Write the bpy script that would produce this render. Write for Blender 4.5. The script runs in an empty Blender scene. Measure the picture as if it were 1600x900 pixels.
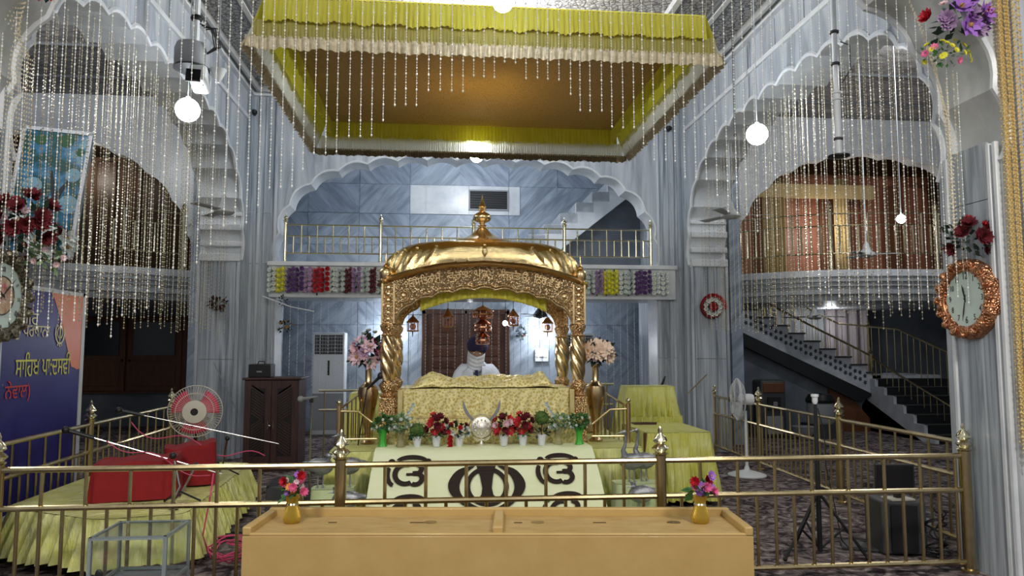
import bpy, math, random
from math import sin, cos, pi, radians as R
from mathutils import Vector, Matrix, geometry, Euler
random.seed(7)
S = bpy.context.scene
COL = S.collection
# ------------------------------------------------------------------ camera, world, light, exposure
cam = bpy.data.cameras.new('camera'); co = bpy.data.objects.new('camera', cam); COL.objects.link(co)
cam.sensor_width = 36; cam.lens = 36 * 1130 / 1600; cam.clip_start = .05; cam.clip_end = 100
co.location = (0, 0, 1.62); co.rotation_euler = (R(90 + 4.8056), 0, R(-5.5405))
S.camera = co
S.view_settings.view_transform = 'Standard'; S.view_settings.look = 'None'
S.view_settings.exposure = 0.25; S.view_settings.gamma = 1.0; S.view_settings.use_curve_mapping = False
w = bpy.data.worlds.new('world'); S.world = w; w.use_nodes = True
w.node_tree.nodes['Background'].inputs[0].default_value = (.88, .94, 1.0, 1)
w.node_tree.nodes['Background'].inputs[1].default_value = .34
def lamp(name, loc, power, size=.1, col=(.92, .96, 1.0), kind='POINT', rot=(0, 0, 0), sy=None):
    l = bpy.data.lights.new(name, kind); l.energy = power; l.color = col
    if kind == 'AREA':
        l.size = size
        if sy: l.shape = 'RECTANGLE'; l.size_y = sy
    else: l.shadow_soft_size = size
    o = bpy.data.objects.new(name, l); COL.objects.link(o); o.location = loc; o.rotation_euler = rot
    return o
# unseen fill lamps added overhead near the camera to brighten the foreground
W1 = (1, .95, .86)
lamp('hall_fill', (-2.0, .8, 4.6), 130, .8, kind='AREA', sy=.8, col=W1, rot=(R(25), 0, 0))
lamp('hall_fill', (3.0, .8, 4.6), 130, .8, kind='AREA', sy=.8, col=W1, rot=(R(25), 0, 0))
# lamps in the nave, the wings and the passage behind
lamp('nave_light', (-2.60, 7.49, 4.05), 150, .11)
lamp('nave_light', (3.55, 7.74, 4.05), 150, .11)
lamp('nave_light', (.445, 5.32, 4.27), 95, .08, col=(.95, .97, 1))
lamp('nave_light', (.448, 9.52, 4.20), 70, .08)
lamp('nave_light', (.46, 8.0, 5.3), 260, .3)  # unseen lamp added above the fabric canopy to lift the dark nave
lamp('passage_light', (-1.0, 14.45, 1.95), 26, .1)
lamp('passage_light', (2.05, 14.45, 1.95), 26, .1)
lamp('passage_light', (.5, 13.0, 2.5), 14, .1)
lamp('gallery_light', (.5, 12.9, 5.0), 60, .15)
lamp('wing_light', (-6.5, 9.5, 5.9), 150, .2, col=(.95, .97, 1))
lamp('wing_light', (7.4, 9.5, 5.9), 150, .2, col=(.95, .97, 1))
lamp('gallery_light', (-7.2, 14.9, 5.2), 16, .15, col=(1, .95, .85))
lamp('gallery_light', (8.4, 14.6, 4.2), 26, .15, col=(1, .93, .85))
lamp('stair_fill', (8.4, 14.95, 2.4), 14, .1)  # unseen lamp added to brighten the curtain behind the stairs

# ------------------------------------------------------------------ materials
def _n(nt, t, **k):
    n = nt.nodes.new(t)
    for a, b in k.items():
        if a.startswith('i_'): n.inputs[a[2:].replace('_', ' ')].default_value = b
        else: setattr(n, a, b)
    return n
def c4(c): return (c[0], c[1], c[2], 1)
def mat(name, col, rough=.5, metal=0, col2=None, sc=5, st=(1, 1, 1), kind='noise', lo=.35, hi=.65, bump=0, bsc=None,
        bkind=None, bst=None, spec=.5, emit=0, det=6, dist=0, coat=0, sheen=0, rot=(0, 0, 0), trans=0, ior=1.45, alpha=1, tl=0, sub=0, col3=None, bd=.01):
    m = bpy.data.materials.new(name); m.use_nodes = True; nt = m.node_tree; p = nt.nodes['Principled BSDF']
    p.inputs['Base Color'].default_value = c4(col); p.inputs['Roughness'].default_value = rough; p.inputs['Metallic'].default_value = metal
    p.inputs['Specular IOR Level'].default_value = spec; p.inputs['Coat Weight'].default_value = coat; p.inputs['Sheen Weight'].default_value = sheen
    p.inputs['Transmission Weight'].default_value = trans; p.inputs['IOR'].default_value = ior; p.inputs['Alpha'].default_value = alpha
    if emit: p.inputs['Emission Color'].default_value = c4(col); p.inputs['Emission Strength'].default_value = emit
    m.diffuse_color = c4(col)
    if tl:
        tr = nt.nodes.new('ShaderNodeBsdfTranslucent'); mx = nt.nodes.new('ShaderNodeMixShader'); mx.inputs[0].default_value = tl; tr.inputs[0].default_value = c4(col)
        nt.links.new(p.outputs[0], mx.inputs[1]); nt.links.new(tr.outputs[0], mx.inputs[2]); nt.links.new(mx.outputs[0], nt.nodes['Material Output'].inputs[0])
    L = nt.links.new
    def tex(kd, s, stt, rt=rot):
        tc = _n(nt, 'ShaderNodeTexCoord'); mp = _n(nt, 'ShaderNodeMapping'); mp.inputs['Scale'].default_value = stt; mp.inputs['Rotation'].default_value = rt
        L(tc.outputs['Object'], mp.inputs[0])
        if any(rt): mp.inputs['Scale'].default_value = (1, 1, 1); m2 = _n(nt, 'ShaderNodeMapping'); m2.inputs['Scale'].default_value = stt; L(mp.outputs[0], m2.inputs[0]); mp = m2
        if kd == 'voronoi': t = _n(nt, 'ShaderNodeTexVoronoi', i_Scale=s); L(mp.outputs[0], t.inputs['Vector']); return t.outputs['Distance'], t
        if kd == 'cell': t = _n(nt, 'ShaderNodeTexVoronoi', i_Scale=s, feature='DISTANCE_TO_EDGE'); L(mp.outputs[0], t.inputs['Vector']); return t.outputs['Distance'], t
        if kd == 'wave': t = _n(nt, 'ShaderNodeTexWave', i_Scale=s, i_Distortion=dist, i_Detail=3.); L(mp.outputs[0], t.inputs['Vector']); return t.outputs[1], t
        if kd == 'brick': t = _n(nt, 'ShaderNodeTexBrick', i_Scale=s); L(mp.outputs[0], t.inputs['Vector']); return t.outputs['Fac'], t
        if kd == 'check': t = _n(nt, 'ShaderNodeTexChecker', i_Scale=s); L(mp.outputs[0], t.inputs['Vector']); return t.outputs['Fac'], t
        t = _n(nt, 'ShaderNodeTexNoise', i_Scale=s, i_Detail=float(det), i_Roughness=.6, i_Distortion=float(dist)); L(mp.outputs[0], t.inputs['Vector']); return t.outputs[0], t
    if col2 is not None:
        o, _ = tex(kind, sc, st)
        r = _n(nt, 'ShaderNodeValToRGB'); r.color_ramp.elements[0].position = lo; r.color_ramp.elements[1].position = hi
        r.color_ramp.elements[0].color = c4(col); r.color_ramp.elements[1].color = c4(col2)
        if col3 is not None:
            e = r.color_ramp.elements.new(min(1, hi + (hi - lo))); e.color = c4(col3)
        L(o, r.inputs[0]); L(r.outputs[0], p.inputs['Base Color'])
    if bump:
        o, _ = tex(bkind or kind, bsc or sc, bst or st)
        b = _n(nt, 'ShaderNodeBump'); b.inputs['Strength'].default_value = bump; b.inputs['Distance'].default_value = bd
        L(o, b.inputs['Height']); L(b.outputs[0], p.inputs['Normal'])
    return m
M = {}
def mm(k, *a, **kw): M[k] = mat(k, *a, **kw); return M[k]
mm('marble', (.25, .28, .33), .28, col2=(.53, .57, .62), sc=3.2, st=(2.2, 2.2, .22), lo=.30, hi=.60, det=10, dist=.6, bump=.0)
mm('marble_arch', (.38, .40, .41), .25, col2=(.60, .62, .63), sc=2.2, st=(1.4, 1.4, .6), lo=.3, hi=.62, det=9)
mm('marble_pier', (.15, .18, .22), .25, col2=(.50, .55, .61), sc=3.0, st=(4.2, 4.2, .16), lo=.34, hi=.60, det=12, dist=.8)
mm('marble_pier2', (.24, .27, .32), .25, col2=(.60, .64, .70), sc=3.3, st=(3.0, 3.0, .12), lo=.30, hi=.58, det=12, dist=.6)
mm('marble_back', (.22, .27, .34), .3, col2=(.44, .51, .60), sc=2.4, st=(.6, .6, 3.4), rot=(0, .8, 0), lo=.35, hi=.65, det=8, dist=.4)
mm('marble_back2', (.20, .25, .32), .3, col2=(.40, .46, .56), sc=2.4, st=(.6, .6, 3.4), rot=(0, -.8, 0), lo=.35, hi=.65, det=8, dist=.4)
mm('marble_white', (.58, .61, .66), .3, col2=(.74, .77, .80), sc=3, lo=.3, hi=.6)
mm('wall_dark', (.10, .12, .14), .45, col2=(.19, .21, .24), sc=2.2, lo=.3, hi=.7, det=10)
mm('cornice', (.50, .53, .56), .45, col2=(.36, .38, .40), sc=6)
mm('ceiling', (.09, .09, .095), .6, col2=(.36, .37, .39), sc=15, kind='cell', lo=.03, hi=.13, bump=.6, bd=.02)
mm('ceiling_band', (.50, .51, .52), .5, col2=(.40, .41, .42), sc=8)
mm('ceil_trim', (.13, .14, .15), .5)
mm('wing_ceiling', (.12, .115, .11), .7, col2=(.32, .31, .30), sc=7, st=(.6, 1.6, 1), lo=.35, hi=.62, bump=.4)
mm('carpet', (.04, .03, .036), .95, col2=(.25, .205, .20), sc=5.5, lo=.42, hi=.57, det=9, dist=1.8, col3=(.50, .46, .41), bump=.5, bsc=180, spec=.1)
mm('granite', (.012, .013, .015), .3)
mm('step_white', (.42, .45, .50), .35, col2=(.55, .58, .63), sc=5)
mm('brass', (.42, .33, .17), .27, 1, col2=(.58, .47, .27), sc=12, lo=.3, hi=.7)
mm('brass_dull', (.46, .36, .17), .34, 1, col2=(.60, .48, .25), sc=9, lo=.3, hi=.7)
mm('brass_pale', (.74, .68, .48), .2, 1)
mm('copper_brass', (.66, .48, .27), .26, 1)
mm('gold', (.80, .56, .28), .24, 1, col2=(.92, .72, .40), sc=8, bump=.15, bsc=30)
mm('gold_petal', (.78, .60, .30), .22, 1, bump=.4, bsc=16, bd=.02)
mm('gold_emboss', (.95, .74, .45), .38, 1, col2=(.72, .47, .24), sc=46, kind='voronoi', lo=.25, hi=.8, bump=1.0, bsc=46, bd=.02)
mm('gold_emboss2', (.88, .62, .34), .34, 1, col2=(.50, .29, .13), sc=64, kind='voronoi', lo=.2, hi=.8, bump=1.0, bsc=64, bd=.012)
mm('gold_dark', (.40, .25, .10), .35, 1)
mm('lettering', (.62, .36, .14), .35, 1)
mm('copper', (.48, .21, .10), .33, 1, col2=(.70, .36, .20), sc=40, bump=1.0, bsc=60, kind='voronoi', bd=.012)
mm('copper_smooth', (.58, .28, .15), .28, 1)
mm('bronze', (.10, .09, .07), .4, .8, col2=(.25, .22, .16), sc=40, kind='voronoi', bump=.8, bsc=50, bd=.01)
mm('bead', (1, .98, .92), .25, .1)
mm('bead_gold', (1, .90, .66), .2, .45)
mm('bead_thick_gold', (.92, .70, .30), .25, .5); mm('bead_silver', (.95, .97, .95), .2, .3)
mm('yellow', (.80, .74, .07), .5, sheen=.3, tl=.4, col2=(.88, .84, .16), sc=14, st=(1, 1, .3))
mm('yellow_satin', (.72, .72, .18), .34, sheen=0, col2=(.88, .88, .42), sc=5, bump=1.0, bsc=2.2, bst=(9, 9, 1.0), bd=.05)
mm('yellow_stand', (.76, .75, .13), .36, sheen=0, col2=(.88, .88, .34), sc=6, bump=1.0, bsc=2.4, bst=(11, 11, .9), bd=.06)
mm('green_cloth', (.48, .56, .28), .5, col2=(.60, .68, .40), sc=5, bump=.3, bsc=5, bd=.03)
mm('sheet', (.80, .85, .52), .6, col2=(.86, .90, .62), sc=3, bump=.25, bsc=4, st=(1, 1, 3), bd=.02)
mm('sheet_white', (.90, .88, .76), .6, tl=.55)
mm('brocade', (.56, .43, .10), .42, .2, col2=(.86, .76, .38), sc=42, kind='voronoi', lo=.25, hi=.6, bump=.4, bd=.004)
mm('brocade_edge', (.60, .46, .18), .4, .3, col2=(.70, .60, .30), sc=12)
mm('canopy_lining', (.42, .29, .10), .6, .1, tl=.3, col2=(.68, .52, .24), sc=36, kind='cell', lo=.0, hi=.12, bump=.3, bd=.004)
mm('canopy_side', (.50, .30, .02), .5)
mm('sheer_brown', (.34, .30, .08), .5, .2)
mm('lace', (.46, .38, .24), .4, .3, col2=(.66, .58, .42), sc=24, bump=.5, bd=.01)
mm('fringe', (.42, .36, .24), .4, .2)
mm('fringe_dark', (.10, .07, .04), .6)
mm('laminate', (.50, .33, .115), .42, col2=(.56, .38, .145), sc=5, lo=.3, hi=.7, bump=.06, bsc=90, coat=.15)
mm('laminate_top', (.42, .27, .095), .5, col2=(.52, .36, .15), sc=6, st=(1, 3, 1), lo=.35, hi=.65)
mm('slot', (.08, .05, .02), .6)
mm('glass', (.95, .98, 1), .03, trans=1, ior=1.45)
mm('glass_edge', (.50, .58, .60), .15, trans=.6)
mm('black', (.012, .012, .014), .45)
mm('black_gloss', (.01, .01, .012), .2)
mm('dark_grey', (.05, .052, .056), .5)
mm('grey', (.30, .31, .33), .5)
mm('white_plastic', (.72, .75, .78), .35)
mm('white_paint', (.66, .68, .70), .4)
mm('chrome', (.55, .55, .56), .25, 1)
mm('silver', (.85, .82, .76), .36, .75, bump=.6, bsc=40, bd=.01)
mm('swan_silver', (.40, .41, .44), .35, .8, bump=.8, bsc=40, bd=.01)
mm('plastic_wrap', (.30, .32, .35), .2, .5, trans=.2, bump=1, bsc=28, bd=.02)
mm('wood_dark', (.045, .018, .010), .45, col2=(.075, .032, .018), sc=6, st=(4, 4, .4))
mm('wood_door', (.055, .018, .010), .5, col2=(.10, .035, .018), sc=5, st=(5, 5, .4))
mm('wood_mid', (.11, .042, .018), .5, col2=(.16, .062, .026), sc=6, st=(5, 5, .5))
mm('wood_red', (.24, .085, .045), .45, col2=(.34, .13, .07), sc=4, st=(5, 5, .5))
mm('wood_cupboard', (.050, .024, .022), .45, col2=(.085, .040, .034), sc=6, st=(4, 4, .5))
mm('curtain_brown', (.055, .028, .016), .8, col2=(.10, .05, .026), sc=6, st=(4, 4, .2))
mm('curtain_tan', (.42, .30, .12), .7, col2=(.52, .39, .18), sc=8, st=(4, 4, .3))
mm('curtain_pink', (.46, .38, .40), .8, col2=(.56, .50, .52), sc=3, st=(4, 4, .3))
mm('red_cloth', (.22, .005, .008), .8, col2=(.28, .008, .012), sc=6, sheen=0, bump=.3, bsc=9, bd=.02)
mm('pink_cable', (.60, .07, .16), .5)
mm('banner_blue', (.022, .018, .17), .35, col2=(.035, .03, .24), sc=2)
mm('orange', (.88, .20, .07), .35, col2=(.92, .30, .16), sc=2)
mm('banner_yellow', (.86, .80, .14), .5)
mm('banner_cream', (.90, .80, .50), .5)
mm('banner_red', (.78, .06, .05), .5)
mm('cloth_black', (.025, .014, .010), .85)
mm('dial', (.66, .80, .74), .4)
mm('dial_ink', (.02, .02, .02), .5)
mm('dial_pic', (.50, .28, .16), .6, col2=(.74, .62, .46), sc=18)
mm('painting', (.02, .09, .08), .4, col2=(.05, .22, .40), sc=3.4, lo=.44, hi=.58, det=4, col3=(.30, .50, .52))
mm('paint_trunk', (.03, .04, .05), .6)
mm('paint_leaf', (.03, .12, .05), .6)
mm('paint_sky', (.16, .36, .50), .6, col2=(.30, .50, .60), sc=6)
mm('f_red', (.50, .012, .025), .6); mm('f_darkred', (.14, .012, .02), .7); mm('f_pink', (.78, .16, .34), .6)
mm('f_palepink', (.80, .56, .62), .6); mm('f_purple', (.16, .07, .24), .7); mm('f_violet', (.38, .16, .60), .6); mm('f_lilac', (.42, .27, .46), .6)
mm('f_white', (.66, .72, .68), .6); mm('f_cream', (.86, .66, .52), .6); mm('f_yellow', (.80, .76, .05), .6); mm('f_orange', (.85, .30, .06), .6)
mm('f_heart', (.42, .24, .07), .7); mm('leaf', (.035, .11, .03), .6, col2=(.06, .20, .05), sc=20); mm('leaf_dark', (.02, .045, .03), .6)
mm('leaf_light', (.13, .26, .10), .6, col2=(.30, .42, .24), sc=30)
mm('moss', (.03, .09, .015), .8, col2=(.12, .20, .04), sc=40, bump=1, bsc=40, bd=.02)
mm('vase_green', (.06, .42, .05), .3); mm('vase_clear', (.62, .58, .36), .1, trans=.7)
mm('vase_gold', (.72, .48, .07), .38, .5, bump=.8, bsc=60, kind='wave', bd=.01)
mm('skin', (.38, .22, .15), .55, sub=0); mm('skin_shadow', (.30, .17, .115), .6); mm('turban', (.022, .018, .075), .8, bump=.3, bsc=30, bd=.01)
mm('kurta', (.62, .68, .80), .8, bump=.35, bsc=9, bd=.02); mm('face_cloth', (.66, .71, .82), .8, bump=.3, bsc=14, bd=.02)
mm('eye_white', (.75, .75, .75), .3); mm('eye_dark', (.02, .012, .01), .3); mm('beard', (.16, .15, .15), .9)
mm('lamp_glow', (.90, .96, 1), .3, emit=30); mm('lamp_small', (.95, .97, 1), .3, emit=14)
mm('tube_glow', (.85, .93, 1), .3, emit=9)
mm('lantern_glass', (.62, .30, .22), .25, trans=.25); mm('fan_red', (.65, .03, .10), .45); mm('cream', (.62, .58, .50), .5)
mm('fanblade', (.50, .52, .53), .5); mm('stencil', (.05, .06, .08), .6)

# ------------------------------------------------------------------ mesh kit
class G:
    def __init__(s): s.v = []; s.f = []; s.mi = []; s.k = 0; s.M = None
    def add(s, vs, fs):
        b = len(s.v)
        if s.M is not None: vs = [tuple(s.M @ Vector(p)) for p in vs]
        s.v += [tuple(p) for p in vs]; s.f += [tuple(i + b for i in f) for f in fs]; s.mi += [s.k] * len(fs); return s
    def box(s, c, d, rz=0, rot=None):
        x, y, z = (d[0] / 2, d[1] / 2, d[2] / 2); vs = [Vector((a, b, e)) for a in (-x, x) for b in (-y, y) for e in (-z, z)]
        if rz: rot = Matrix.Rotation(rz, 3, 'Z')
        if rot is not None: vs = [rot @ p for p in vs]
        c = Vector(c)
        return s.add([p + c for p in vs], [(0, 1, 3, 2), (4, 6, 7, 5), (0, 4, 5, 1), (2, 3, 7, 6), (0, 2, 6, 4), (1, 5, 7, 3)])
    def bb(s, a, b): return s.box([(a[i] + b[i]) / 2 for i in range(3)], [abs(b[i] - a[i]) for i in range(3)])
    def tube(s, pts, r, n=8, closed=False, cap=True):
        pts = [Vector(p) for p in pts]; m = len(pts); rr = r if isinstance(r, (list, tuple)) else [r] * m; vs = []; fs = []
        up = Vector((0, 0, 1)); pn = None
        for i, p in enumerate(pts):
            t = (pts[(i + 1) % m] - pts[i - 1]) if closed else (pts[min(i + 1, m - 1)] - pts[max(i - 1, 0)])
            t = t.normalized() if t.length > 1e-9 else Vector((0, 0, 1))
            if pn is None: q = t.cross(up); q = q.normalized() if q.length > .05 else t.cross(Vector((1, 0, 0))).normalized()
            else: q = pn - t * pn.dot(t); q = q.normalized() if q.length > 1e-6 else pn
            pn = q; b = t.cross(q)
            for j in range(n): a = 2 * pi * j / n; vs.append(p + (q * cos(a) + b * sin(a)) * rr[i])
        for i in range(m if closed else m - 1):
            for j in range(n): a = i * n; b2 = ((i + 1) % m) * n; fs.append((a + j, a + (j + 1) % n, b2 + (j + 1) % n, b2 + j))
        if cap and not closed: fs.append(tuple(range(n - 1, -1, -1))); fs.append(tuple((m - 1) * n + j for j in range(n)))
        return s.add(vs, fs)
    def lathe(s, prof, c=(0, 0, 0), n=16, mod=None, axis=None, cap=True):
        vs = []; fs = []
        for i, (r, z) in enumerate(prof):
            for j in range(n):
                a = 2 * pi * j / n; q = r * (mod(a, z) if mod else 1); p = Vector((q * cos(a), q * sin(a), z))
                if axis is not None: p = axis @ p
                vs.append(p + Vector(c))
        m = len(prof)
        for i in range(m - 1):
            for j in range(n): fs.append((i * n + j, i * n + (j + 1) % n, (i + 1) * n + (j + 1) % n, (i + 1) * n + j))
        if cap: fs.append(tuple(range(n - 1, -1, -1))); fs.append(tuple((m - 1) * n + j for j in range(n)))
        return s.add(vs, fs)
    def sph(s, c, r, nu=12, nv=8, sc=(1, 1, 1), rot=None):
        vs = []; fs = []
        for i in range(nv + 1):
            th = pi * i / nv
            for j in range(nu):
                a = 2 * pi * j / nu; p = Vector((r * sc[0] * sin(th) * cos(a), r * sc[1] * sin(th) * sin(a), r * sc[2] * cos(th)))
                if rot is not None: p = rot @ p
                vs.append(p + Vector(c))
        for i in range(nv):
            for j in range(nu): fs.append((i * nu + j, (i + 1) * nu + j, (i + 1) * nu + (j + 1) % nu, i * nu + (j + 1) % nu))
        return s.add(vs, fs)
    def octa(s, c, r, h):
        x, y, z = c
        return s.add([(x + r, y, z), (x, y + r, z), (x - r, y, z), (x, y - r, z), (x, y, z + h), (x, y, z - h)],
                     [(0, 1, 4), (1, 2, 4), (2, 3, 4), (3, 0, 4), (1, 0, 5), (2, 1, 5), (3, 2, 5), (0, 3, 5)])
    def grid(s, fn, nu, nv, wrap=False):
        vs = [fn(i / nu, j / nv) for i in range(nu + (0 if wrap else 1)) for j in range(nv + 1)]; fs = []; k = nv + 1; nn = nu if wrap else nu + 1
        for i in range(nu):
            for j in range(nv): a = i * k + j; b = ((i + 1) % nn) * k + j; fs.append((a, b, b + 1, a + 1))
        return s.add(vs, fs)
    def prism(s, poly, fr, d0, d1, side=None):
        """poly 2-D outline; fr(u, v, d) -> xyz"""
        tr = geometry.tessellate_polygon([[Vector((p[0], p[1], 0)) for p in poly]]); n = len(poly)
        vs = [fr(u, v, d0) for u, v in poly] + [fr(u, v, d1) for u, v in poly]
        fs = [tuple(t) for t in tr] + [tuple(i + n for i in reversed(t)) for t in tr]
        s.add(vs, fs); k = s.k; b = len(s.v) - len(vs)
        if side is not None: s.k = side
        s.f += [(b + i, b + (i + 1) % n, b + n + (i + 1) % n, b + n + i) for i in range(n)]; s.mi += [s.k] * n; s.k = k
        return s
XZ = lambda u, v, d: (u, d, v)
YZ = lambda u, v, d: (d, u, v)
XY = lambda u, v, d: (u, v, d)
def wl(o):
    p = Vector((0, 0, 0))
    while o is not None: p += o.location; o = o.parent
    return p
def link_mesh(name, me, mt, parent=None, loc=None):
    o = bpy.data.objects.new(name, me); COL.objects.link(o)
    if parent is not None: o.parent = parent
    if loc is not None: o.location = loc
    if mt is not None and not me.materials: me.materials.append(M[mt] if isinstance(mt, str) else mt)
    return o
def mesh(name, g, mt=None, smooth=True, ang=35):
    me = bpy.data.meshes.new(name); me.from_pydata(g.v, [], g.f); 
    for x in ([mt] if isinstance(mt, str) else (mt or [])): me.materials.append(M[x])
    if isinstance(mt, (list, tuple)): me.polygons.foreach_set('material_index', g.mi)
    me.update()
    if smooth:
        me.shade_smooth(); me.set_sharp_from_angle(angle=R(ang))
    return me
def obj(name, g, mt, parent=None, w=True, smooth=True, bev=0, ang=35, kind=None, label=None, loc=None, bseg=2, solid=0):
    me = mesh(name, g, mt, smooth, ang)
    o = link_mesh(name, me, None, parent)
    if parent is not None and w: o.location = -wl(parent)
    if loc is not None: o.location = loc
    if bev: b = o.modifiers.new('b', 'BEVEL'); b.width = bev; b.segments = bseg; b.limit_method = 'ANGLE'
    if solid: b = o.modifiers.new('s', 'SOLIDIFY'); b.thickness = solid; b.offset = 0
    if kind: o['kind'] = kind
    if label: o['label'] = label
    return o
def tag(o, label, cat, group=None, kind=None):
    if label: o['label'] = label
    if cat: o['category'] = cat
    if group: o['group'] = group
    if kind: o['kind'] = kind
    return o
def thing(name, label, cat, loc=(0, 0, 0), rz=0, group=None):
    o = bpy.data.objects.new(name, None); COL.objects.link(o); o.location = loc; o.rotation_euler = (0, 0, rz); o.empty_display_size = .1
    return tag(o, label, cat, group)
def dup(o, loc=None, rz=None, label=None, group=None, parent=None, scale=None):
    c = o.copy(); COL.objects.link(c)
    if parent is not None: c.parent = parent
    if loc is not None: c.location = loc
    if rz is not None: c.rotation_euler = (0, 0, rz)
    if scale is not None: c.scale = scale
    if label: c['label'] = label
    if group: c['group'] = group
    for ch in [x for x in COL.objects if x.parent == o]: dup(ch, parent=c)
    return c
def struct(name, g, mt, parent=None, **k):
    o = obj(name, g, mt, parent, **k)
    if parent is None: o['kind'] = 'structure'
    return o
def text(name, body, mt, size, matrix, parent=None, depth=.001, xs=1, align='CENTER', fit=0):
    cu = bpy.data.curves.new(name, 'FONT'); cu.body = body; cu.size = size; cu.extrude = depth; cu.align_x = align; cu.resolution_u = 3
    t = bpy.data.objects.new('t', cu); me = bpy.data.meshes.new_from_object(t); bpy.data.objects.remove(t)
    if fit: q = [v.co.x for v in me.vertices]; xs = fit / (max(q) - min(q))
    me.transform(matrix @ Matrix.Diagonal((xs, 1, 1, 1))); me.materials.clear(); me.materials.append(M[mt]); me.name = name
    o = link_mesh(name, me, None, parent)
    if parent is not None: o.location = -wl(parent)
    return o
def frame_m(o, x, y, z=None):
    x = Vector(x).normalized(); y = Vector(y).normalized(); z = x.cross(y)
    m = Matrix((x, y, z)).transposed().to_4x4(); m.translation = Vector(o); return m

# ------------------------------------------------------------------ SETTING
CX = .46; HW = 3.49; XL = CX - HW; XR = CX + HW      # nave: side wall planes
def arch_pts(w, zs, za, n=3.0, lobes=8, depth=.085, seg=6):
    """cusped (multifoil) arch, right spring to left spring, as (u, z)"""
    N = 240; base = []
    for i in range(N + 1):
        a = pi * i / N; base.append(Vector((w * math.copysign(abs(cos(a)) ** (2 / n), cos(a)), zs + (za - zs) * abs(sin(a)) ** (2 / n))))
    L = [0]
    for i in range(N): L.append(L[-1] + (base[i + 1] - base[i]).length)
    def at(t):
        t *= L[-1]
        for i in range(N):
            if L[i + 1] >= t: f = (t - L[i]) / max(1e-9, L[i + 1] - L[i]); return base[i].lerp(base[i + 1], f)
        return base[-1]
    k = lobes * 2 + 1; out = []
    for i in range(k):
        p = at(i / k); q = at((i + 1) / k); m = (p + q) / 2; d = q - p; nn = Vector((d.y, -d.x)).normalized(); 
        if nn.dot(m - Vector((0, zs))) < 0: nn = -nn
        for j in range(seg):
            t = j / seg; out.append(p.lerp(q, t) + nn * depth * 4 * t * (1 - t))
    out.append(at(1)); return [(p.x, p.y) for p in out]
def arch_wall(u0, u1, z1, c, w, zs, za, **k):
    a = [(c + u, z) for u, z in arch_pts(w, zs, za, **k)]
    return [(u0, 0), (c - w, 0)] + a[::-1] + [(c + w, 0), (u1, 0), (u1, z1), (u0, z1)]
# floor
struct('floor', G().bb((-14, -5, -.1), (15, 17.5, 0)), 'carpet')
# nave ceiling with recessed border bands
ce = struct('ceiling', G().bb((XL - .1, 4.7, 5.72), (XR + .1, 11.6, 5.85)), 'ceiling')
def ring(g, i0, i1, z0, z1, y0=5.25, y1=11.5):
    a = (XL + i0, y0 + i0); b = (XR - i0, y1 - i0); c = (XL + i1, y0 + i1); d = (XR - i1, y1 - i1)
    g.bb((a[0], a[1], z0), (b[0], c[1], z1)); g.bb((a[0], d[1], z0), (b[0], b[1], z1)); g.bb((a[0], c[1], z0), (c[0], d[1], z1)); g.bb((d[0], c[1], z0), (b[0], d[1], z1))
for i0, i1, z0, mt in ((0, .07, 5.60, 'marble_white'), (.07, .13, 5.66, 'ceil_trim'), (.13, .17, 5.63, 'ceiling_band'), (.60, .64, 5.66, 'ceil_trim'), (.64, .70, 5.64, 'ceiling_band'), (.70, .74, 5.66, 'ceil_trim'), (1.16, 1.20, 5.65, 'ceil_trim'), (1.20, 1.27, 5.64, 'ceiling_band')):
    g = G(); ring(g, i0, i1, z0, 5.73); struct('trim', g, mt, ce)
# the four arched walls; rear and side soffits whitened, lamp light put into their colour
NY0, NY1 = 4.68, 5.25
wn = struct('wall_front', G().prism(arch_wall(-9, 10, 6.6, CX, HW, 2.95, 4.75), XZ, NY0, NY1), 'marble_arch')
RY0, RY1 = 11.5, 12.0
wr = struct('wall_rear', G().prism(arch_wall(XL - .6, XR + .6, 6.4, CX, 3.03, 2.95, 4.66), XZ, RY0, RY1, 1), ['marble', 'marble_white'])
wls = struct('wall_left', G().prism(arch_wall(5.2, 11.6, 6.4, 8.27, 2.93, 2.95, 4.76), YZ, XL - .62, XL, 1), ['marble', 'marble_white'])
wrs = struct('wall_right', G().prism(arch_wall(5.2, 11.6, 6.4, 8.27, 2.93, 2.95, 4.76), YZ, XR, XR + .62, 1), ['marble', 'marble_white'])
# string courses, corner strips and raised arch edge mouldings
for par, x, s in ((wls, XL, 1), (wrs, XR, -1)):
    struct('trim', G().bb((x, 5.25, 5.17), (x + s * .03, 11.5, 5.23)), 'marble_white', par)
    for y in (5.45, 5.75, 6.3, 6.9, 7.6, 8.3, 9.0, 9.7, 10.3, 10.9):          # upper cladding slabs above the string course
        struct('marble_slab', G().bb((x, y - .26, 5.25), (x + s * .012, y + .26, 5.58)), 'marble', par)
    g = G(); g.bb((x - s * .005, 11.28, 0), (x + s * .05, 11.5, 5.6)); struct('trim', g, 'marble_pier', par)
def moulding(par, pts, fr, d, r=.028):
    g = G(); g.tube([fr(u, v, d) for u, v in pts], r, 6); struct('trim', g, 'marble_white', par)
ap = arch_pts(2.93, 2.95, 4.76); apn = arch_pts(HW, 2.95, 4.75); apr = arch_pts(3.03, 2.95, 4.66)
moulding(wls, [(8.27 + u, z) for u, z in ap], YZ, XL); moulding(wrs, [(8.27 + u, z) for u, z in ap], YZ, XR)
moulding(wn, [(CX + u, z) for u, z in apn], XZ, NY1); moulding(wn, [(CX + u, z) for u, z in apn], XZ, NY0); moulding(wr, [(CX + u, z) for u, z in apr], XZ, RY0, .02)
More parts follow.
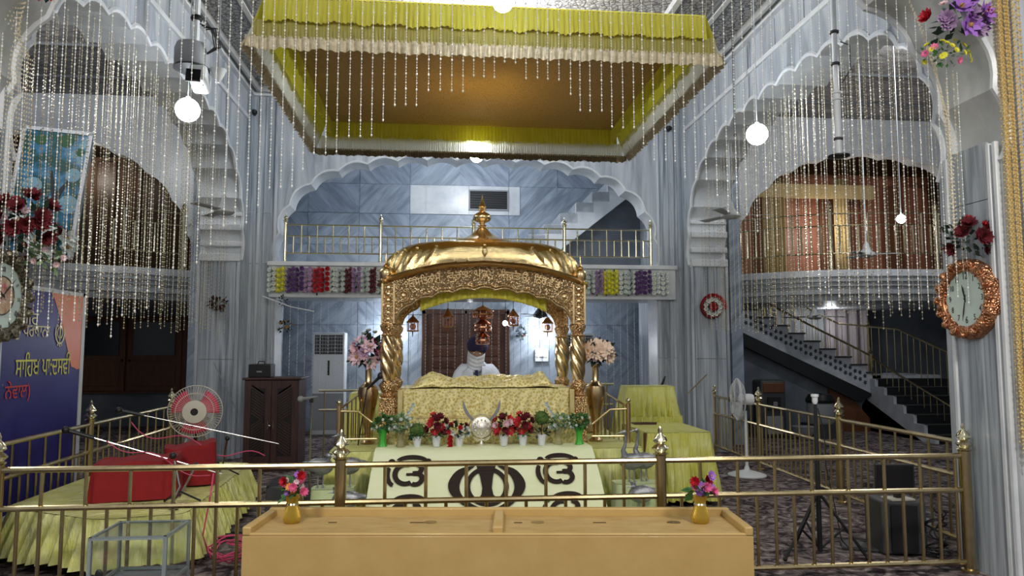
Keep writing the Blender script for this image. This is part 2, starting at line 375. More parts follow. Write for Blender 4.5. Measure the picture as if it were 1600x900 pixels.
# impost blocks (stepped capitals) of the far jambs, which face the room
for x0, x1, par in ((XL - .62, XL, wls), (XR, XR + .62, wrs)):
    for z0, z1, p in ((2.93, 3.05, .05), (3.16, 3.24, .035), (3.40, 3.50, .05), (3.62, 3.68, .03)):
        struct('impost', G().bb((x0 + .02, 11.2 - p, z0), (x1 - .0, 11.25, z1)), 'marble_white', par, bev=.012)
    for a, b in ((0, 1.46), (1.465, 2.93)):
        struct('marble_slab', G().bb((x0 + .06, 11.175, a), (x1 - .06, 11.21, b)), 'marble_pier', par, bev=.002)
    struct('trim', G().bb((x0, 11.16, 0), (x0 + .045, 11.22, 2.93)), 'marble_pier2', par, bev=.008)
    struct('trim', G().bb((x1 - .045, 11.16, 0), (x1, 11.22, 2.93)), 'marble_pier2', par, bev=.008)
# rear wall strips either side of the opening
for s in (-1, 1):
    e = CX + s * 3.03; o_ = CX + s * 3.49
    for a, b, p in ((.0, .06, .03), (.09, .22, .018), (.25, .31, .03), (.34, .45, .018)):
        for z0, z1 in ((0, 1.46), (1.47, 2.93), (2.94, 5.6)) if s else ():
            if p > .02: z0, z1 = (z0, z1)
            struct('marble_slab', G().bb((e + s * (a + .02), RY0 - p, z0), (e + s * b, RY0 + .01, z1 if z1 < 5 else 5.6)), 'marble_pier2' if p > .02 else 'marble_pier', wr, bev=.004)
# near jamb cladding with the clocks
for s, x in ((-1, XL), (1, XR)):
    for z0, z1 in ((.0, 2.70), (2.705, 3.12)):
        struct('marble_slab', G().bb((x, 4.80, z0), (x - s * .02, 5.20, z1)), 'marble_pier', wn, bev=.002)
    for y in (4.70, 4.76, 5.205):
        struct('trim', G().bb((x, y, 0), (x - s * .035, y + .035, 3.1)), 'marble_white', wn, bev=.006)
    struct('trim', G().bb((x + s * .10, NY0 - .05, 0), (x + s * .22, NY0, 5.5)), 'marble_pier2', wn, bev=.01)
    struct('trim', G().bb((x + s * .32, NY0 - .09, 0), (x + s * .75, NY0, 5.5)), 'marble_pier', wn, bev=.015)
# -------- rear passage: gallery slab, back wall, side walls, ceilings
BW = 14.8
gl = struct('trim_4', G().bb((CX - 3.13, 11.42, 2.43), (CX + 3.33, 12.6, 2.95)), 'marble_white', None, bev=.01); gl.name = 'trim_gallery'
struct('trim', G().bb((CX - 3.15, 11.38, 2.90), (CX + 3.35, 11.5, 2.97)), 'marble_white', gl, bev=.01)
struct('trim', G().bb((CX - 3.12, 11.40, 2.41), (CX + 3.32, 11.5, 2.46)), 'marble_white', gl, bev=.01)
struct('floor_gallery', G().bb((XL - 1, 12.6, 2.78), (XR + 1.2, BW, 2.95)), 'marble_white')
bk = struct('wall_back', G().bb((XL - 1.4, BW, 0), (XR + 1.6, BW + .2, 6.2)), 'marble_back')
struct('ceiling_passage', G().bb((XL - 1.2, 11.9, 5.9), (XR + 1.4, BW, 6.1)), 'marble_white')
for x in (XL - .9, XR + 1.1): struct('wall_passage', G().bb((x - .1, 12.0, 0), (x + .1, BW, 6)), 'marble_back')
# cladding slabs of the back wall (joints recessed), laid with alternating vein direction
for r, (z0, z1) in enumerate(((3.0, 3.72), (3.73, 4.37), (4.38, 4.98), (4.99, 5.60), (.02, .60), (.61, 1.36), (1.37, 2.10), (2.11, 2.76))):
    x = XL - .7
    k = 0
    while x < XR + .9:
        wd = 1.02; x1 = min(x + wd, XR + .95)
        door = (z1 < 2.5 and x1 > -.40 and x < 1.40) or (z0 > 2.05 and z0 < 2.2 and x1 > -.4 and x < 1.4)
        vent = r == 2 and x1 > .5 and x < 1.4
        if not door and not vent:
            white = z0 > 4.3 and z1 < 5 and -.4 < x + .5 < 1.6
            struct('marble_slab', G().bb((x + .005, BW - .02, z0), (x1 - .005, BW, z1)), 'marble_white' if white else ('marble_back', 'marble_back2')[(k + r) % 2], bk, smooth=False)
        x = x1; k += 1
for a, b in (((-.34, 4.38), (.54, 4.98)), ((.54, 4.38), (1.36, 4.49)), ((1.36, 4.38), (1.6, 4.98)), ((.54, 4.88), (1.36, 4.98))):
    struct('marble_slab', G().bb((a[0] + .004, BW - .035, a[1]), (b[0] - .004, BW, b[1])), 'marble_white', bk, smooth=False)
vt = struct('window_1', G().bb((.56, BW - .03, 4.50), (1.33, BW + .02, 4.87)), 'black')
for a, b in (((.53, 4.47), (1.36, 4.50)), ((.53, 4.87), (1.36, 4.90)), ((.53, 4.5), (.56, 4.87)), ((1.33, 4.5), (1.36, 4.87))):
    struct('window_frame', G().bb((a[0], BW - .07, a[1]), (b[0], BW, b[1])), 'grey', vt)
for k in range(7): struct('slat', G().box((.945, BW - .045, 4.535 + k * .05), (.76, .012, .03), rot=Matrix.Rotation(.6, 3, 'X')), 'dark_grey', vt)
# dark timber door at the foot of the back wall
dr = struct('door_1', G().bb((-.36, BW - .05, 0), (1.34, BW + .01, 2.36)), 'wood_door')
for x0, x1 in ((-.40, -.30), (1.28, 1.38), (.46, .52)): struct('door_frame', G().bb((x0, BW - .09, 0), (x1, BW, 2.40)), 'wood_dark', dr, bev=.01)
struct('door_frame', G().bb((-.40, BW - .09, 2.32), (1.38, BW, 2.42)), 'wood_dark', dr, bev=.01)
for x0 in (-.24, .58):
    for k in range(8): struct('door_slat', G().box((x0 + .31, BW - .06, .35 + k * .24), (.50, .03, .17), rot=Matrix.Rotation(.12, 3, 'X')), 'wood_door', dr, bev=.01)
# upper flight of stairs against the back wall
g = G(); poly = [(2.28, 3.52)]; x = 1.75; z = 3.75
stp = [(1.62, 3.60), (1.62, 3.80), (1.94, 3.80), (1.94, 4.0), (2.26, 4.0), (2.26, 4.21), (2.56, 4.21), (2.56, 4.43), (2.88, 4.43), (2.88, 4.65), (3.19, 4.65), (3.19, 4.88), (3.5, 4.88), (3.5, 5.1), (3.85, 5.1), (3.85, 5.32), (4.3, 5.32), (4.3, 4.98), (3.68, 4.63), (2.28, 3.53), (1.9, 3.25)]
us = struct('trim_upper_stairs', G().prism(stp, XZ, 13.6, 13.7), 'marble_white')
for i in range(0, 7):
    x0 = 1.62 + i * .315; z0 = 3.80 + i * .217
    struct('stair_step', G().bb((x0, 13.6, z0 - .2), (x0 + .34, BW, z0 - .01)), 'step_white', us)
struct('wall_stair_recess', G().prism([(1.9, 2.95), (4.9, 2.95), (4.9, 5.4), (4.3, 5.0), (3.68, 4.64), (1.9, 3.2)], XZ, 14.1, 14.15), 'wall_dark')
# -------- wings left and right
for side, s in (('left', -1), ('right', 1)):
    xi = CX + s * (HW + .62); xo = CX + s * 11.5; c = CX + s * 8.4; FW = 14.0
    UW = 3.0 if s > 0 else 3.25; up = arch_pts(UW, 3.05, 5.62, n=2.2, lobes=6, depth=.08)
    x0, x1 = sorted((xi, xo))
    poly = [(x0, 2.62), (c - UW, 2.62)] + [(c + u, z) for u, z in up][::-1] + [(c + UW, 2.62), (x1, 2.62), (x1, 6.6), (x0, 6.6)]
    wf = struct('wall_wing_' + side, G().prism(poly, XZ, FW, FW + .3), 'marble_white')
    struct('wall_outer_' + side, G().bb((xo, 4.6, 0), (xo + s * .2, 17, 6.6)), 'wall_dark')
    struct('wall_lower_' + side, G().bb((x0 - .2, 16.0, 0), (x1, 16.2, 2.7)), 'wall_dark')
    struct('wall_gallery_' + side, G().bb((x0 - .2, 15.9, 2.9), (x1, 16.1, 6.6)), 'wood_mid' if s > 0 else 'wood_dark')
    cw = struct('ceiling_wing_' + side, G().bb((x0 - .2, 4.6, 6.4), (x1 + .2, 16.2, 6.6)), 'wing_ceiling')
    for k in range(6): struct('beam', G().bb((x0, 6 + k * 1.4, 6.36), (x1, 6.03 + k * 1.4, 6.4)), 'ceil_trim', cw)
    if s > 0: ed = [(5.30, 14.0), (5.75, 13.35), (6.35, 12.8), (7.1, 12.42), (8.0, 12.22), (9.0, 12.18), (10.0, 12.35), (11.9, 12.6)]
    else: ed = [(-4.25, 14.0), (-4.75, 13.6), (-5.4, 13.12), (-6.1, 12.72), (-7.0, 12.4), (-8.1, 12.25), (-9.2, 12.3), (-11, 12.6)]
    lp = ed + [(ed[-1][0], 16), (ed[0][0], 16)]
    bal = struct('floor_balcony_' + side, G().prism(lp, XY, 2.93, 3.05), 'marble_white')
    def inset(d): return [(x - s * d * .4 if i == 0 else x, y + d) for i, (x, y) in enumerate(ed)] + lp[-2:]
    for z0, z1, d in ((2.84, 2.93, .04), (2.76, 2.84, .09), (2.62, 2.76, .14), (2.50, 2.62, .24)):
        struct('trim', G().prism(inset(d), XY, z0, z1), 'cornice', bal)
    if s > 0: EDR = ed
    else: EDL = ed
# infill columns under/behind the wing walls next to the nave corner
for s in (-1, 1):
    x = CX + s * (HW + .31); struct('wall_corner', G().bb((x - .3, 11.62, 0), (x + .3, 14.3, 6.4)), 'marble_pier2')
# gallery interior right: red panelled doors and a tan curtain
gr = struct('door_2', G().bb((6.4, 15.55, 3.05), (11.2, 15.6, 5.6)), 'wood_red')
for k in range(9):
    struct('door_panel', G().bb((6.45 + k * .52, 15.50, 3.15), (6.90 + k * .52, 15.56, 5.35)), ('wood_red', 'wood_mid', 'wood_red')[k % 3], gr, bev=.02)
gq = struct('door_3', G().bb((-11, 15.55, 3.05), (-4.3, 15.6, 5.6)), 'curtain_brown')
for k in range(14): struct('door_panel', G().bb((-10.9 + k * .47, 15.48, 3.1), (-10.5 + k * .47, 15.56, 5.5)), ('wood_dark', 'curtain_brown')[k % 2], gq, bev=.02)
# lower left: cupboard-like double doors with glazed tops
cb = thing('glazed_cupboard', 'brown wooden wall cupboard with two glazed doors under the left gallery', 'cupboard', (-6.35, 15.9, 0))
obj('body', G().bb((-7.7, 15.86, .70), (-5.35, 15.98, 2.3)), 'wood_mid', cb)
for x0, x1 in ((-7.62, -6.55), (-6.5, -5.43)):
    d = obj('door', G().bb((x0, 15.80, .75), (x1, 15.86, 2.25)), 'wood_mid', cb, bev=.01)
    obj('glass_pane', G().bb((x0 + .12, 15.775, 1.48), (x1 - .12, 15.80, 2.18)), 'black_gloss', d)
    obj('door_panel', G().bb((x0 + .1, 15.78, .85), (x1 - .1, 15.80, 1.36)), 'wood_mid', d, bev=.01)
    obj('knob', G().sph(((x1 - .05) if x0 < -7 else x0 + .05, 15.78, 1.38), .03, 8, 6), 'black', d)
# stairs on the right: lower flight towards the camera, upper flight rising to the left
sr = struct('trim_right_stairs', G().bb((8.46, 13.6, 0), (9.9, 14.9, 1.1)), 'step_white')
for k in range(7):
    y = 11.75 + k * .28; z = .148 * (k + 1)
    g = G(); g.bb((8.46, y, 0), (9.95, 14.0, z)); struct('stair_step', g, 'granite', sr)
    struct('stair_tread', G().bb((8.42, y - .02, z - .004), (9.95, y + .03, z + .012)), 'dark_grey', sr)
poly = [(11.70, 0)]
for k in range(7): y = 11.75 + k * .28; z = .148 * (k + 1); poly += [(y, z - .148), (y, z)]
poly += [(14.0, 1.04), (14.0, .72), (12.1, 0)]
struct('stringer', G().prism(poly[1:], YZ, 8.40, 8.46), 'step_white', sr)
top = []; k = 0
x = 8.65; z = 1.16
while x > 5.2:
    top += [(x, z), (x - .315, z)]; 
    struct('stair_step', G().bb((x - .315, 13.62, z - .15), (x, 14.8, z)), 'step_white', sr)
    struct('stair_tread', G().bb((x - .33, 13.575, z - .02), (x + .02, 13.64, z + .012)), 'dark_grey', sr)
    x -= .315; z += .153
low = [(x, z - .62), (8.46, .72), (8.62, .80)]
struct('stringer', G().prism(top + low, XZ, 13.6, 13.66), 'step_white', sr)
struct('stringer', G().prism([(8.46, .72), (x, z - .62), (x, z - .86), (8.1, .60)], XZ, 13.56, 13.7), 'granite', sr)
g = G(); random.seed(3)
dx = (8.4 - 5.4); 
for i in range(30):
    for j in range(2):
        cx_ = 8.3 - i * .1; cz = .96 + i * .0486 + j * .13 + (i % 2) * .02
        g.add([(cx_ + .042 * (1 if q % 2 else .6) * cos(q * pi / 5), 13.594, cz + .05 * (1 if q % 2 else .6) * sin(q * pi / 5)) for q in range(10)], [tuple(range(10))])
o = struct('stencil', g, 'stencil', sr, smooth=False, solid=.003); o['kind'] = 'stuff'
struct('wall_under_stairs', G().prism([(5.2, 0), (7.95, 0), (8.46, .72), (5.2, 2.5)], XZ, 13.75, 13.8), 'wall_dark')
struct('door_4', G().prism([(7.6, 0), (8.42, 0), (8.42, .25), (8.1, .62), (7.6, .88)], XZ, 13.68, 13.74), 'wood_mid')

# ------------------------------------------------------------------ BRASS RAILINGS
def rod_mesh(r, z0, z1, n=8, mt='brass'):
    g = G(); g.tube([(0, 0, z0), (0, 0, z1)], r, n); return mesh('baluster', g, mt)
def finial(s=1.0):
    g = G(); g.lathe([(.040 * s, 0), (.052 * s, .012 * s), (.030 * s, .022 * s), (.058 * s, .05 * s), (.040 * s, .07 * s), (.022 * s, .08 * s), (.048 * s, .10 * s), (.040 * s, .125 * s), (.018 * s, .15 * s), (.012 * s, .165 * s), (.016 * s, .175 * s), (.008 * s, .195 * s), (.002, .205 * s)], n=12,
                     mod=lambda a, z: 1 + .10 * cos(a * 6)); return g
def railing(name, label, posts, zb, z_r, step=.27, off=0, pr=.040, rr=.020, br=.0125, mt='brass', rmt='brass', fs=1.0, post_top=None, closed=False, group=None, cat='railing', line=None, bflat=False, pmt=None):
    """posts: list of (x, y); z_r: rail heights low, middle, top"""
    t = thing(name, label, cat, (posts[0][0], posts[0][1], zb), 0, group); pt = post_top or z_r[-1] + .035
    g = G(); g.tube([(0, 0, 0), (0, 0, pt - zb)], pr, 12); g.lathe([(pr * 1.5, 0), (pr * 1.5, .02), (pr, .03)], n=12); pm = mesh('post', g, pmt or mt); fm = mesh('finial', finial(fs), 'brass_pale' if mt != 'copper_brass' else mt, ang=60)
    for x, y in posts:
        p = link_mesh('post', pm, None, t, (x - posts[0][0], y - posts[0][1], 0)); link_mesh('finial', fm, None, p, (0, 0, pt - zb))
    ln = [Vector((a, b, 0)) for a, b in (line or posts)]
    for z in z_r: g = G(); g.tube([(p.x, p.y, z) for p in ln], rr, 8); obj('rail', g, rmt, t)
    lm = rod_mesh(br, z_r[0] - zb, z_r[2] - zb, 8, mt); sm = rod_mesh(br, z_r[0] - zb, z_r[1] - zb, 8, mt)
    d = [0]
    for i in range(len(ln) - 1): d.append(d[-1] + (ln[i + 1] - ln[i]).length)
    k = 0; s = step / 2 + off
    while s < d[-1] - .05:
        for i in range(len(ln) - 1):
            if d[i + 1] >= s: p = ln[i].lerp(ln[i + 1], (s - d[i]) / (d[i + 1] - d[i])); break
        if min(math.hypot(p.x - a, p.y - b) for a, b in posts) > .05:
            link_mesh('baluster', (sm, lm)[k % 2], None, t, (p.x - posts[0][0], p.y - posts[0][1], 0))
        k += 1; s += step / 2
    return t
railing('brass_railing', 'long brass railing right across the room behind the tan wooden box', [(-2.86, 5.07), (-.672, 5.07), (1.546, 5.07), (3.842, 5.07)], 0, (.075, .588, .835), step=.276)
railing('brass_railing', 'brass side railing running back along the left beside the skirted stage', [(-3.42, 5.75), (-3.47, 7.65), (-3.50, 9.9), (-3.40, 11.6)], 0, (.10, .60, .87), step=.26, br=.011, pr=.034, mt='brass_dull', rmt='brass')
railing('brass_railing', 'brass side railing running back along the right past the white pedestal fan', [(4.16, 5.45), (4.21, 7.4), (4.27, 9.5), (4.30, 11.2)], 0, (.10, .60, .87), step=.24, br=.011, pr=.034, mt='brass_dull', rmt='brass')
railing('gallery_railing', 'pale brass railing on the central rear gallery above the flower garlands', [(-2.46, 11.56), (-.98, 11.56), (.50, 11.56), (1.98, 11.56), (3.42, 11.56)], 2.97, (3.12, 3.39, 3.57), step=.245, pr=.028, rr=.013, br=.0125, mt='brass_pale', rmt='brass_pale', fs=.75, post_top=3.60)
def on(ed, d, idx): return [(ed[i][0], ed[i][1] + d) for i in idx]
railing('gallery_railing', 'brass railing on the curved left gallery behind the dense bead curtain', on(EDL, .12, (1, 3, 5, 6)), 3.05, (3.36, 3.88, 4.10), step=.33, pr=.036, rr=.014, br=.018, mt='brass_pale', rmt='brass', fs=1, line=on(EDL, .12, range(1, 7)))
railing('gallery_railing', 'brass railing on the curved right gallery before the red wooden doors', on(EDR, .12, (1, 3, 5, 6)), 3.05, (3.36, 3.88, 4.10), step=.33, pr=.036, rr=.014, br=.018, mt='brass_pale', rmt='brass', fs=1, line=on(EDR, .12, range(1, 7)))
# raking railings of the right-hand stairs
def rake(label, pts, h, zoff=.0, n=12, posts=()):
    t = thing('stair_railing', label, 'railing', pts[0]); g = G(); g.tube([(x, y, z + h) for x, y, z in pts], .022, 8); obj('rail', g, 'brass', t)
    g = G(); g.tube([(0, 0, .02), (0, 0, h)], .007, 6); bm_ = mesh('baluster', g, 'brass')
    for i in range(len(pts) - 1):
        a, b = Vector(pts[i]), Vector(pts[i + 1]); m = max(2, int((b - a).length / .14))
        for k in range(m): q = a.lerp(b, (k + .5) / m) - Vector(pts[0]); link_mesh('baluster', bm_, None, t, q)
    g = G(); g.tube([(0, 0, 0), (0, 0, h + .08)], .028, 8); g.lathe([(.03, h + .08), (.045, h + .12), (.02, h + .16), (.03, h + .18), (.004, h + .22)], n=8); pm = mesh('post', g, 'brass')
    for q in posts: link_mesh('post', pm, None, t, Vector(q) - Vector(pts[0]))
    return t
rake('thin brass stair railing on the near side of the right-hand stairs', [(9.0, 11.72, .10), (8.52, 13.5, 1.02), (8.44, 13.66, 1.16), (5.6, 13.66, 2.55)], .34, posts=((9.0, 11.72, .0), (8.45, 13.62, 1.1)))
rake('thin brass stair railing on the far side of the right-hand stairs', [(9.9, 12.2, .3), (9.3, 14.0, 1.16), (8.44, 14.74, 1.3), (5.6, 14.74, 2.65)], .86, posts=((9.9, 12.2, .15), (8.9, 14.4, 1.15)))

# ------------------------------------------------------------------ PLATFORM, PALKI AND CLOTHS
def cloth_box(g, x0, x1, y0, y1, z0, z1, flare=.05, amp=.018, wv=.09, rough=.01, nv=10, side=None, top=True, seed=0):
    """a gathered cloth over a box: flat top and a pleated skirt all round"""
    rnd = random.Random(seed); per = [(x0, y0), (x1, y0), (x1, y1), (x0, y1)]; pts = []; cr = min(.06, (x1 - x0) / 4)
    cs = [(x1 - cr, y0 + cr, -90), (x1 - cr, y1 - cr, 0), (x0 + cr, y1 - cr, 90), (x0 + cr, y0 + cr, 180)]
    dense = []
    for i, (a, b, an) in enumerate(cs):
        for q in range(5): an2 = R(an + q * 22.5); dense.append((Vector((a + cr * cos(an2), b + cr * sin(an2))), Vector((cos(an2), sin(an2)))))
    ring_ = []
    for i in range(len(dense)):
        (p, n), (q, m) = dense[i], dense[(i + 1) % len(dense)]; L = (q - p).length; k = max(1, int(L / .016))
        for j in range(k): ring_.append((p.lerp(q, j / k), n.lerp(m, j / k).normalized()))
    N = len(ring_); ph = [0]
    for i in range(N): ph.append(ph[-1] + .016 / wv * 2 * pi * rnd.uniform(.6, 1.4))
    a2 = [rnd.uniform(.6, 1.3) for _ in range(N)]
    def f(i, j):
        p, n = ring_[i % N]; t = j; o = n * (flare * t + (amp * (sin(ph[i % N]) + .45 * sin(2 * ph[i % N] + 1)) * a2[(i // 7) * 7 % N] + rough * sin(ph[i % N] * 2.3 + 5 * t)) * min(1, .15 + t * 1.3))
        return (p.x + o.x, p.y + o.y, z1 + (z0 - z1) * t + (.006 * sin(ph[i % N] * .31) if t > .99 else 0))
    b = len(g.v); vs = [f(i, j / nv) for i in range(N) for j in range(nv + 1)]; fs = []
    for i in range(N):
        for j in range(nv): p = i * (nv + 1) + j; q = ((i + 1) % N) * (nv + 1) + j; fs.append((p, q, q + 1, p + 1))
    g.add(vs, fs)
    if top: g.add([(p.x, p.y, z1 + .003) for p, n in ring_], [tuple(range(N))])
    return g
PX = .41; PF, PR = 7.0, 7.85
# the platform's cloths: main draped dais
dais = thing('dais', 'broad dais under gathered pale yellow cloth carrying the golden canopy', 'platform', (PX, 7.4, 0))
obj('plinth', G().bb((PX - 1.36, 6.72, 0), (PX + 1.42, 8.9, .69)), 'wood_mid', dais, bev=.02)
obj('skirt', cloth_box(G(), PX - 1.40, PX + 1.46, 6.66, 8.94, .03, .705, flare=.10, amp=.032, wv=.10, seed=2), 'yellow_satin', dais, ang=80)
# the printed sheet that runs down the front
sh = thing('front_sheet', 'pale green sheet with dark emblems hanging down the front of the dais', 'cloth', (PX, 6.3, 0))
def sheet_pt(u, v):      # u across 0..1, v down 0..1
    if v < .14: y = 6.86 - (v / .14) * .28; z = .735 + .004 * sin(u * 40)
    else: k = (v - .14) / .86; y = 6.58 - .62 * k ** .85; z = .728 - .70 * k
    hw = .965 + .075 * v; x = PX - .015 + (u - .5) * 2 * hw
    return Vector((x, y - .010 * sin(u * 31 + v * 5) * v, z + .006 * sin(u * 17 + 9 * v) * v))
obj('cloth', G().grid(lambda u, v: sheet_pt(u, v), 60, 40), 'sheet', sh, ang=80)
def smooth2(p, k=4):
    o = []; n = len(p)
    for i in range(n):
        a, b, c, d = (Vector(p[(i + j - 1) % n]) for j in range(4))
        for q in range(k): t = q / k; v = .5 * ((2 * b) + (c - a) * t + (2 * a - 5 * b + 4 * c - d) * t * t + (3 * b - a - 3 * c + d) * t ** 3); o.append((v.x, v.y))
    return o
def on_sheet(pts, name='emblem', close=True, lift=.012, mt='cloth_black', cutdepth=.006):
    """flat applique shapes: polygons given as (u,v) in metres from the sheet's centre line / down the front slope"""
    g = G()
    for poly in pts:
        tr = geometry.tessellate_polygon([[Vector((p[0], p[1], 0)) for p in poly]]); vs = []
        for x, d in poly:
            v = .14 + d / 1.0 * .86; hw = .965 + .075 * v; u = x / (2 * hw) + .5; q = sheet_pt(u, v); vs.append((q.x, q.y - lift, q.z + lift * .9))
        g.add(vs, [tuple(t) for t in tr])
    return obj(name, g, mt, sh, smooth=False, solid=.004)
def arc_band(cx_, cy, r0, r1, a0, a1, w0, w1, n=14, sq=1):
    out = []; inn = []
    for i in range(n + 1):
        t = i / n; a = R(a0 + (a1 - a0) * t); rx = r0; ry = r1; w = w0 + (w1 - w0) * sin(pi * t)
        out.append((cx_ + (rx + w / 2) * cos(a), cy + (ry + w / 2) * sin(a))); inn.append((cx_ + (rx - w / 2) * cos(a), cy + (ry - w / 2) * sin(a)))
    return out + inn[::-1]
def disc2(cx_, cy, r, n=12): return [(cx_ + r * cos(2 * pi * i / n), cy + r * sin(2 * pi * i / n)) for i in range(n)]
# khanda: double-edged sword, ring, two curved swords
kh = []; KY = .43
kh.append([(0, KY - .30), (.05, KY - .25), (.085, KY - .24), (.055, KY - .12), (.04, KY), (.05, KY + .07), (.10, KY + .13), (-.10, KY + .13), (-.05, KY + .07), (-.04, KY), (-.055, KY - .12), (-.085, KY - .24), (-.05, KY - .25)])
kh.append(arc_band(0, KY - .02, .165, .185, 0, 360, .042, .042, 40))
for s in (-1, 1):
    kh.append([(s * x, y) for x, y in ((.10, KY - .24), (.24, KY - .20), (.32, KY - .09), (.325, KY + .01), (.27, KY + .10), (.16, KY + .20), (.05, KY + .25), (.02, KY + .225), (.12, KY + .17), (.20, KY + .09), (.235, KY - .01), (.21, KY - .12), (.15, KY - .19))]); kh[-1] = smooth2(kh[-1])
    kh.append(disc2(s * .095, KY + .30, .032)); kh.append([(s * .02, KY + .235), (s * .10, KY + .27), (s * .09, KY + .31), (s * .0, KY + .26)])
kh.append([(-.02, KY + .12), (.02, KY + .12), (.02, KY + .32), (-.02, KY + .32)]); kh.append(disc2(0, KY + .34, .042))
on_sheet(kh, 'emblem')
# four corner letters
def ik(cx_, cy, s=1, m=1):
    P_ = []
    for a in (arc_band(-.035, .02, .10, .11, 60, 290, .048, .048), arc_band(.06, -.035, .050, .052, -100, 130, .048, .048), arc_band(.055, .075, .062, .065, -110, 120, .048, .048), [(-.03, .01), (.08, .01), (.08, .035), (-.03, .035)],
              arc_band(-.12, .02, .085, .13, 110, 215, .038, .046), arc_band(.02, -.125, .13, .05, 195, 345, .042, .046), disc2(-.17, -.12, .034), disc2(.17, -.125, .030)):
        P_.append([(cx_ + m * x * s, cy + y * s) for x, y in a])
    return P_
for cx_, cy in ((-.66, .25), (.64, .25), (-.67, .66), (.66, .66)): on_sheet(ik(cx_, cy, .92), 'corner_letter')
# bed (manji) under brocade
bed = thing('scripture_bed', 'low bed covered with yellow brocade inside the golden canopy', 'bed', (PX, 7.2, .72))
obj('lower_cloth', cloth_box(G(), PX - .90, PX + .90, 6.88, 7.60, .725, .97, flare=.01, amp=.004, wv=.2, seed=4), 'brocade', bed, ang=80)
obj('upper_cloth', cloth_box(G(), PX - .80, PX + .84, 6.92, 7.57, .955, 1.245, flare=.004, amp=.004, wv=.25, seed=5), 'brocade', bed, ang=80)
for x0, x1, z0, z1 in ((PX - .815, PX + .86, .945, .995), (PX - .815, PX - .77, .99, 1.235), (PX + .815, PX + .86, .99, 1.235)):
    obj('border', G().bb((x0, 6.895, z0), (x1, 6.915, z1)), 'brocade_edge', bed, bev=.004)
rm = thing('rumala_cloth', 'crumpled yellow brocade cloth lying folded along the top of the bed', 'cloth', (PX, 7.1, 1.25))
rnd = random.Random(9)
def crump(u, v):
    x = PX - .70 + u * 1.40; y = 6.90 + v * .52; e = min(1, min(u, 1 - u) * 14) * min(1, (1 - v) * 6 + .1) * min(1, v * 9 + .12)
    h = .040 + .020 * abs(sin(u * 5 + 9 * v)) + .016 * sin(u * 9 + 3 * v) + .014 * sin(u * 23 - v * 19) + .012 * abs(sin(u * 13 + v * 17)) + .008 * sin(u * 47 + v * 33) + .030 * math.exp(-((u - .16) / .05) ** 2) + .035 * math.exp(-((u - .90) / .05) ** 2) + .03 * (v > .3) * abs(sin(v * 9 + u * 3))
    return (x, y, 1.25 + max(.004, h * e))
obj('cloth', G().grid(crump, 90, 26), 'brocade', rm, ang=80, solid=.006)
# ---- palki (golden canopy)
pk = thing('golden_canopy', 'golden domed canopy on four carved pillars over the scripture bed', 'canopy', (PX, 7.43, .72))
def palki_pillar():
    g = G()
    g.box((0, 0, .22), (.135, .135, .44)); 
    for z in (.0, .02, .14, .28, .42): g.box((0, 0, z + .01), (.155, .155, .022))
    g.lathe([(.062, .44), (.078, .46), (.05, .48), (.075, .52), (.085, .56), (.05, .60)], n=16)
    g.k = 1
    def tw(u, v):
        a = u * 2 * pi; z = .60 + v * .42; r = (.046 + .026 * sin(pi * (.15 + .8 * (1 - v)))) * (1 + .16 * sin(5 * a + v * 17)); return (r * cos(a), r * sin(a), z)
    g.grid(tw, 40, 26, wrap=True)
    g.k = 0
    g.lathe([(.05, 1.01), (.075, 1.03), (.052, 1.05), (.072, 1.08), (.084, 1.12), (.06, 1.15)], n=16)
    g.box((0, 0, 1.22), (.125, .125, .16))
    return mesh('pillar', g, ['gold_emboss2', 'gold'], ang=50)
pm = palki_pillar()
for x, y in ((PX - .915, PF), (PX + .915, PF), (PX - .90, PR), (PX + .90, PR)): link_mesh('pillar', pm, None, pk, (x - PX, y - 7.43, 0))
for s in (-1, 1):      # side ties low between the pillars
    obj('tie_bar', G().bb((PX + s * .93 - .03, PF, 1.02), (PX + s * .93 + .03, PR, 1.10)), 'gold_emboss2', pk)
    obj('tie_bar', G().bb((PX + s * .90 - .09, PF - .04, 1.03), (PX + s * .90 + .09, PF + .02, 1.12)), 'gold_emboss2', pk)
def topz(x): return 2.225 + .195 * (1 - min(1, abs(x) / .98) ** 2)
fa = arch_pts(.84, 1.90, 2.185, n=1.75, lobes=4, depth=.028, seg=7)
poly = [(-.975, 1.86), (-.855, 1.86)] + fa[::-1] + [(.855, 1.86), (.975, 1.86)] + [(x, topz(x)) for x in [.975 - i * .0975 for i in range(21)]]
obj('arch_front', G().prism([(PX + a, b) for a, b in poly], XZ, PF - .055, PF - .015), 'gold_emboss', pk, smooth=False)
obj('arch_rear', G().prism([(PX + a * .98, b) for a, b in poly], XZ, PR, PR + .03), 'gold_emboss', pk, smooth=False)
fs = arch_pts(.34, 1.90, 2.10, n=2, lobes=3, depth=.02)
for s in (-1, 1):
    c = (PF + PR) / 2; poly = [(PF - .03, 1.86)] + [(c - .34, 1.86)] + [(c + a, b) for a, b in fs][::-1] + [(c + .34, 1.86), (PR + .03, 1.86), (PR + .03, 2.24), (PF - .03, 2.24)]
    x = PX + s * .93; obj('arch_side', G().prism(poly, YZ, x - .02, x + .02), 'gold_emboss', pk, smooth=False)
g = G()
for off, r in ((.0, .011), (.028, .006)): g.tube([(PX + a, PF - .062, b + off) for a, b in fa], r, 6)
obj('arch_moulding', g, 'gold', pk)
